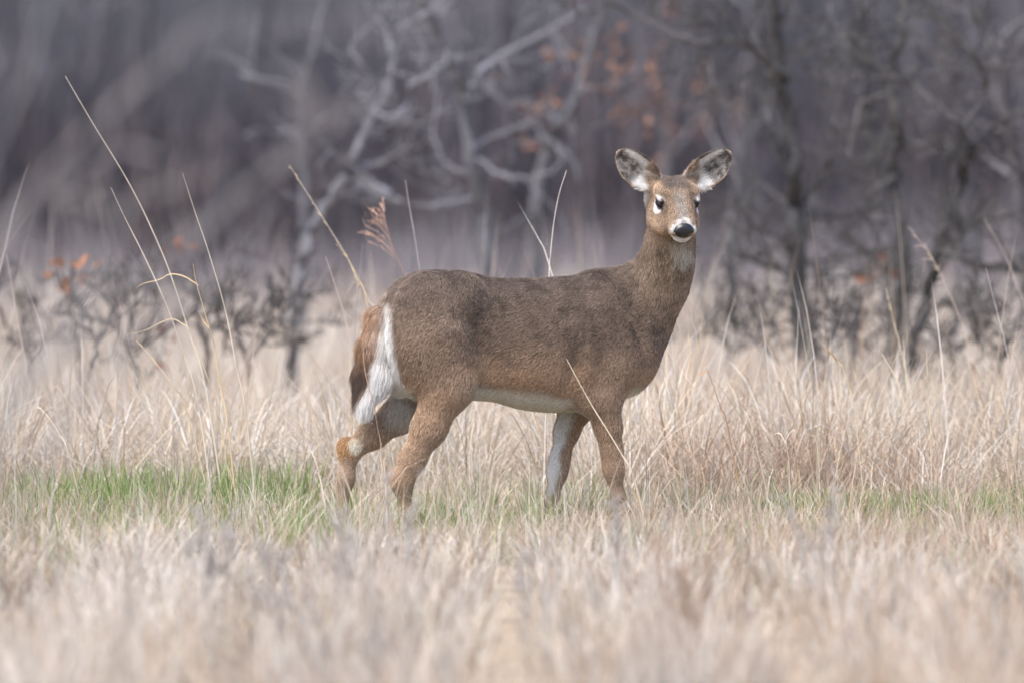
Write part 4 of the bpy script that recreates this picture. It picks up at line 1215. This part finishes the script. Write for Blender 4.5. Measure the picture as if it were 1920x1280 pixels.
# the reddish plume over the rump
pl = stalk(33.5, [(718, 400), (728, 440), (742, 478), (758, 512), (775, 560)], .0016, 'feathery reddish brown grass plume nodding above the deer\'s rump', (186, 150, 132), seed=12)
def plume(o, dist_m):
    r = np.random.default_rng(44); hb = Tubes()
    for k in range(15):
        a = at(*[(742 - 1.7 * k * .9, 485 - 5.6 * k)][0], dist_m)
        b = at(742 - 14 - 60 * (1 - k / 18) * r.uniform(.6, 1.1), 470 - 5.4 * k - 30 * r.uniform(.4, 1.0), dist_m)
        m_ = (a + b) / 2 + np.array([0, r.normal(0, .03), .012])
        b = b + np.array([0, r.normal(0, .05), 0])
        hb.add(np.array([a, m_, b]) - np.array(o.location), [.0007, .0007, .0005], lin(204, 172, 154), 4)
        for q in range(7):
            u = r.uniform(.25, 1); p = (a + (m_ - a) * 2 * u if u < .5 else m_ + (b - m_) * (2 * u - 1)) - np.array(o.location)
            d = (b - a) / np.linalg.norm(b - a) + r.normal(0, .25, 3)
            hb.add(np.array([p, p + d * .010, p + d * .020]), [.0006, .0013, .0004], lin(200, 164, 144) * r.uniform(.7, 1.2), 4)
    tag(link('seed_head', hb.mesh('seed_head', M_STALK), o), kind='stuff')
bpy.context.view_layer.update()
plume(pl, 33.5)
stalk(29.0, [(1062, 672), (1085, 715), (1110, 760), (1138, 805), (1165, 850), (1188, 895)], .0026, 'pale straw stalk crossing in front of the deer\'s near foreleg', (226, 210, 184), seed=13)
stalk(29.2, [(681, 650), (684, 690), (692, 725), (700, 752), (708, 800), (716, 850)], .0016, 'hair-thin crooked stem crossing the deer\'s tail', (196, 164, 140), seed=14)
stalk(31.5, [(1246, 650), (1275, 690), (1305, 730), (1335, 765), (1362, 800)], .0018, 'fine pale stem leaning away from the deer\'s chest', (214, 200, 184), seed=15)
stalk(31.5, [(1290, 630), (1296, 665), (1298, 710), (1300, 780)], .0018, 'upright stem with a short rough seed spike in front of the deer\'s chest', (208, 186, 156), head=(.55, .18, 22, (206, 180, 146), .012), seed=16)
stalk(31.0, [(1325, 690), (1340, 730), (1352, 765), (1365, 800)], .0022, 'short rust-tinted stem bent at the tip, beside the rough seed spike', (182, 142, 106), [[(1328, 697), (1312, 700), (1298, 708)]], seed=17)
stalk(30.8, [(1360, 710), (1380, 742), (1392, 765), (1412, 810)], .0022, 'pale stem tipped with one white curled husk', (222, 208, 186), [[(1388, 760), (1393, 748), (1392, 745), (1387, 752)]], seed=18)
stalk(31.2, [(1552, 655), (1568, 672), (1580, 690), (1592, 725), (1602, 770)], .0020, 'stem bowed under a fluffy tan seed head', (218, 200, 172), head=(.60, .35, 46, (212, 186, 148), .016), seed=19)
stalk(34.0, [(1662, 540), (1672, 585), (1686, 640), (1700, 700), (1712, 770)], .0030, 'thick pale stalk with a long rough seed spike below the leafy oak', (222, 208, 184), head=(.5, .10, 40, (216, 200, 168), .02), seed=20)
stalk(35.0, [(1715, 440), (1745, 480), (1778, 545), (1805, 610), (1828, 680), (1845, 750)], .0032, 'long arching stalk with a feathery branched tip before the leaning oak', (204, 186, 170), head=(.72, .5, 26, (200, 184, 170), .05), seed=21)
stalk(33.0, [(1847, 502), (1862, 560), (1880, 630), (1895, 705), (1905, 780)], .0022, 'straight grey-white stalk beyond the arching feathery one', (212, 204, 202), seed=22)
stalk(30.8, [(1737, 655), (1738, 700), (1742, 750), (1745, 820)], .0016, 'short fine upright straw below the arching feathery stalk', (226, 208, 176), seed=23)
stalk(36.0, [(1845, 410), (1880, 470), (1910, 540), (1930, 610)], .0030, 'soft blurred tan stalk leaning out past the straight grey-white one', (200, 188, 176), seed=24)
stalk(34.0, [(12, 475), (22, 530), (32, 590), (44, 660), (56, 740)], .0030, 'soft pale stalk standing far from the deer, beyond the orange-tipped sapling', (206, 194, 186), seed=25)
stalk(30.6, [(70, 760), (92, 782), (112, 812), (130, 850)], .0022, 'low stalk with a white tip bending to the ground far behind the deer', (224, 210, 194), head=(.7, .15, 10, (230, 220, 206), .012), seed=26)
stalk(30.5, [(560, 770), (566, 800), (580, 840), (596, 880)], .0022, 'short white stem with a hooked leaf just behind the deer\'s far hock', (228, 216, 200), [[(566, 800), (556, 785), (558, 770)], [(585, 850), (598, 830), (600, 815)]], seed=27)
stalk(30.6, [(1470, 800), (1474, 830), (1478, 858), (1480, 890)], .0024, 'short white stem with curled leaf tips amid russet grass', (226, 214, 198), [[(1474, 830), (1462, 812), (1450, 815)], [(1474, 822), (1486, 805), (1492, 812)]], seed=28)
stalk(30.4, [(1518, 815), (1528, 820), (1534, 850), (1536, 885)], .0022, 'short hooked straw beside the white curled stem', (220, 204, 180), seed=29)

# dried forbs close to the camera, only a soft grey smear in the picture
def forb(dist_m, px, top_py, label, seed, n=5, c=(176, 170, 166), spread=.10):
    r = np.random.default_rng(seed)
    base = at(px, 480, dist_m); base[2] = 0
    top = at(px, top_py, dist_m)[2]
    o = empty('dried_forb', base)
    tag(o, label, 'dried plant', 'dried forbs standing in the low grass')
    st, hd_ = Tubes(), Tubes()
    for k in range(n):
        a = r.uniform(0, 2 * np.pi)
        P, _ = bend((r.normal(0, .015), r.normal(0, .015), 0), (spread * math.cos(a) * 2, spread * math.sin(a) * 2, 1), top * r.uniform(.7, 1.05), 6, .06, .05, r)
        st.add(P, np.linspace(.0032, .0018, 7), lin(*c) * r.uniform(.8, 1.1), 4)
        for _ in range(16):
            u = r.uniform(.45, 1); i = min(int(u * 6), 5); p = P[i] + (P[i + 1] - P[i]) * (u * 6 - i)
            d = r.normal(0, 1, 3); d[2] = abs(d[2]) + .4; d /= np.linalg.norm(d)
            hd_.add(np.array([p, p + d * .018, p + d * .034]), [.001, .0030, .0016], lin(*c) * r.uniform(.8, 1.2), 4)
    link('stem', st.mesh('stem', M_STALK), o)
    tag(link('seed_head', hd_.mesh('seed_head', M_STALK), o), kind='stuff')
forb(22.5, 385, 960, 'grey dried forb clump below the green tuft, widest of the forbs', 1, 7)
forb(23.0, 640, 925, 'grey dried forb in front of the deer\'s far hind leg', 2, 4)
forb(23.5, 752, 860, 'tall thin grey forb crossing the deer\'s near hind leg', 3, 2, spread=.04)
forb(24.0, 1160, 850, 'thin grey forb just ahead of the deer\'s forelegs', 4, 2, spread=.05)
forb(23.0, 1545, 880, 'upright grey forb in front of the green patch under the forked oak', 5, 3)
forb(21.0, 505, 1010, 'low grey forb in the grass before the deer\'s hind legs', 6, 4)
forb(20.0, 1300, 990, 'low brownish forb in the grass before the deer\'s forelegs', 7, 4, (168, 142, 124))
forb(21.0, 1010, 1000, 'low grey forb below the middle of the deer\'s belly', 8, 3)

# a leafless shrub just beside the view, close to the camera
def near_shrub():
    r = np.random.default_rng(5)
    d = 13.0
    base = at(-300, 480, d); base[2] = 0
    o = empty('bare_shrub', base)
    tag(o, 'out-of-focus grey leafless shrub reaching in close to the camera', 'shrub')
    st, cr_ = Tubes(), Tubes()
    for k in range(12):
        P, _ = bend((r.normal(0, .03), r.normal(0, .05), 0), (r.uniform(-.05, .12), r.normal(0, .15), 1), r.uniform(1.0, 1.35), 9, .10, -.02, r)
        P[:, 0] += .30 * np.linspace(0, 1, 10) ** 2.2
        R = np.linspace(.006, .002, 10)
        st.add(P, R, np.array([.24, .235, .24]), 5)
        twigs(cr_, P[6:], R[6:], r, 2, 9, .20, np.array([.24, .225, .23]), .0, .0022)
    link('stem', st.mesh('stem', M_BARK), o); tag(link('twigs', cr_.mesh('twigs', M_BARK), o), kind='stuff')
near_shrub()
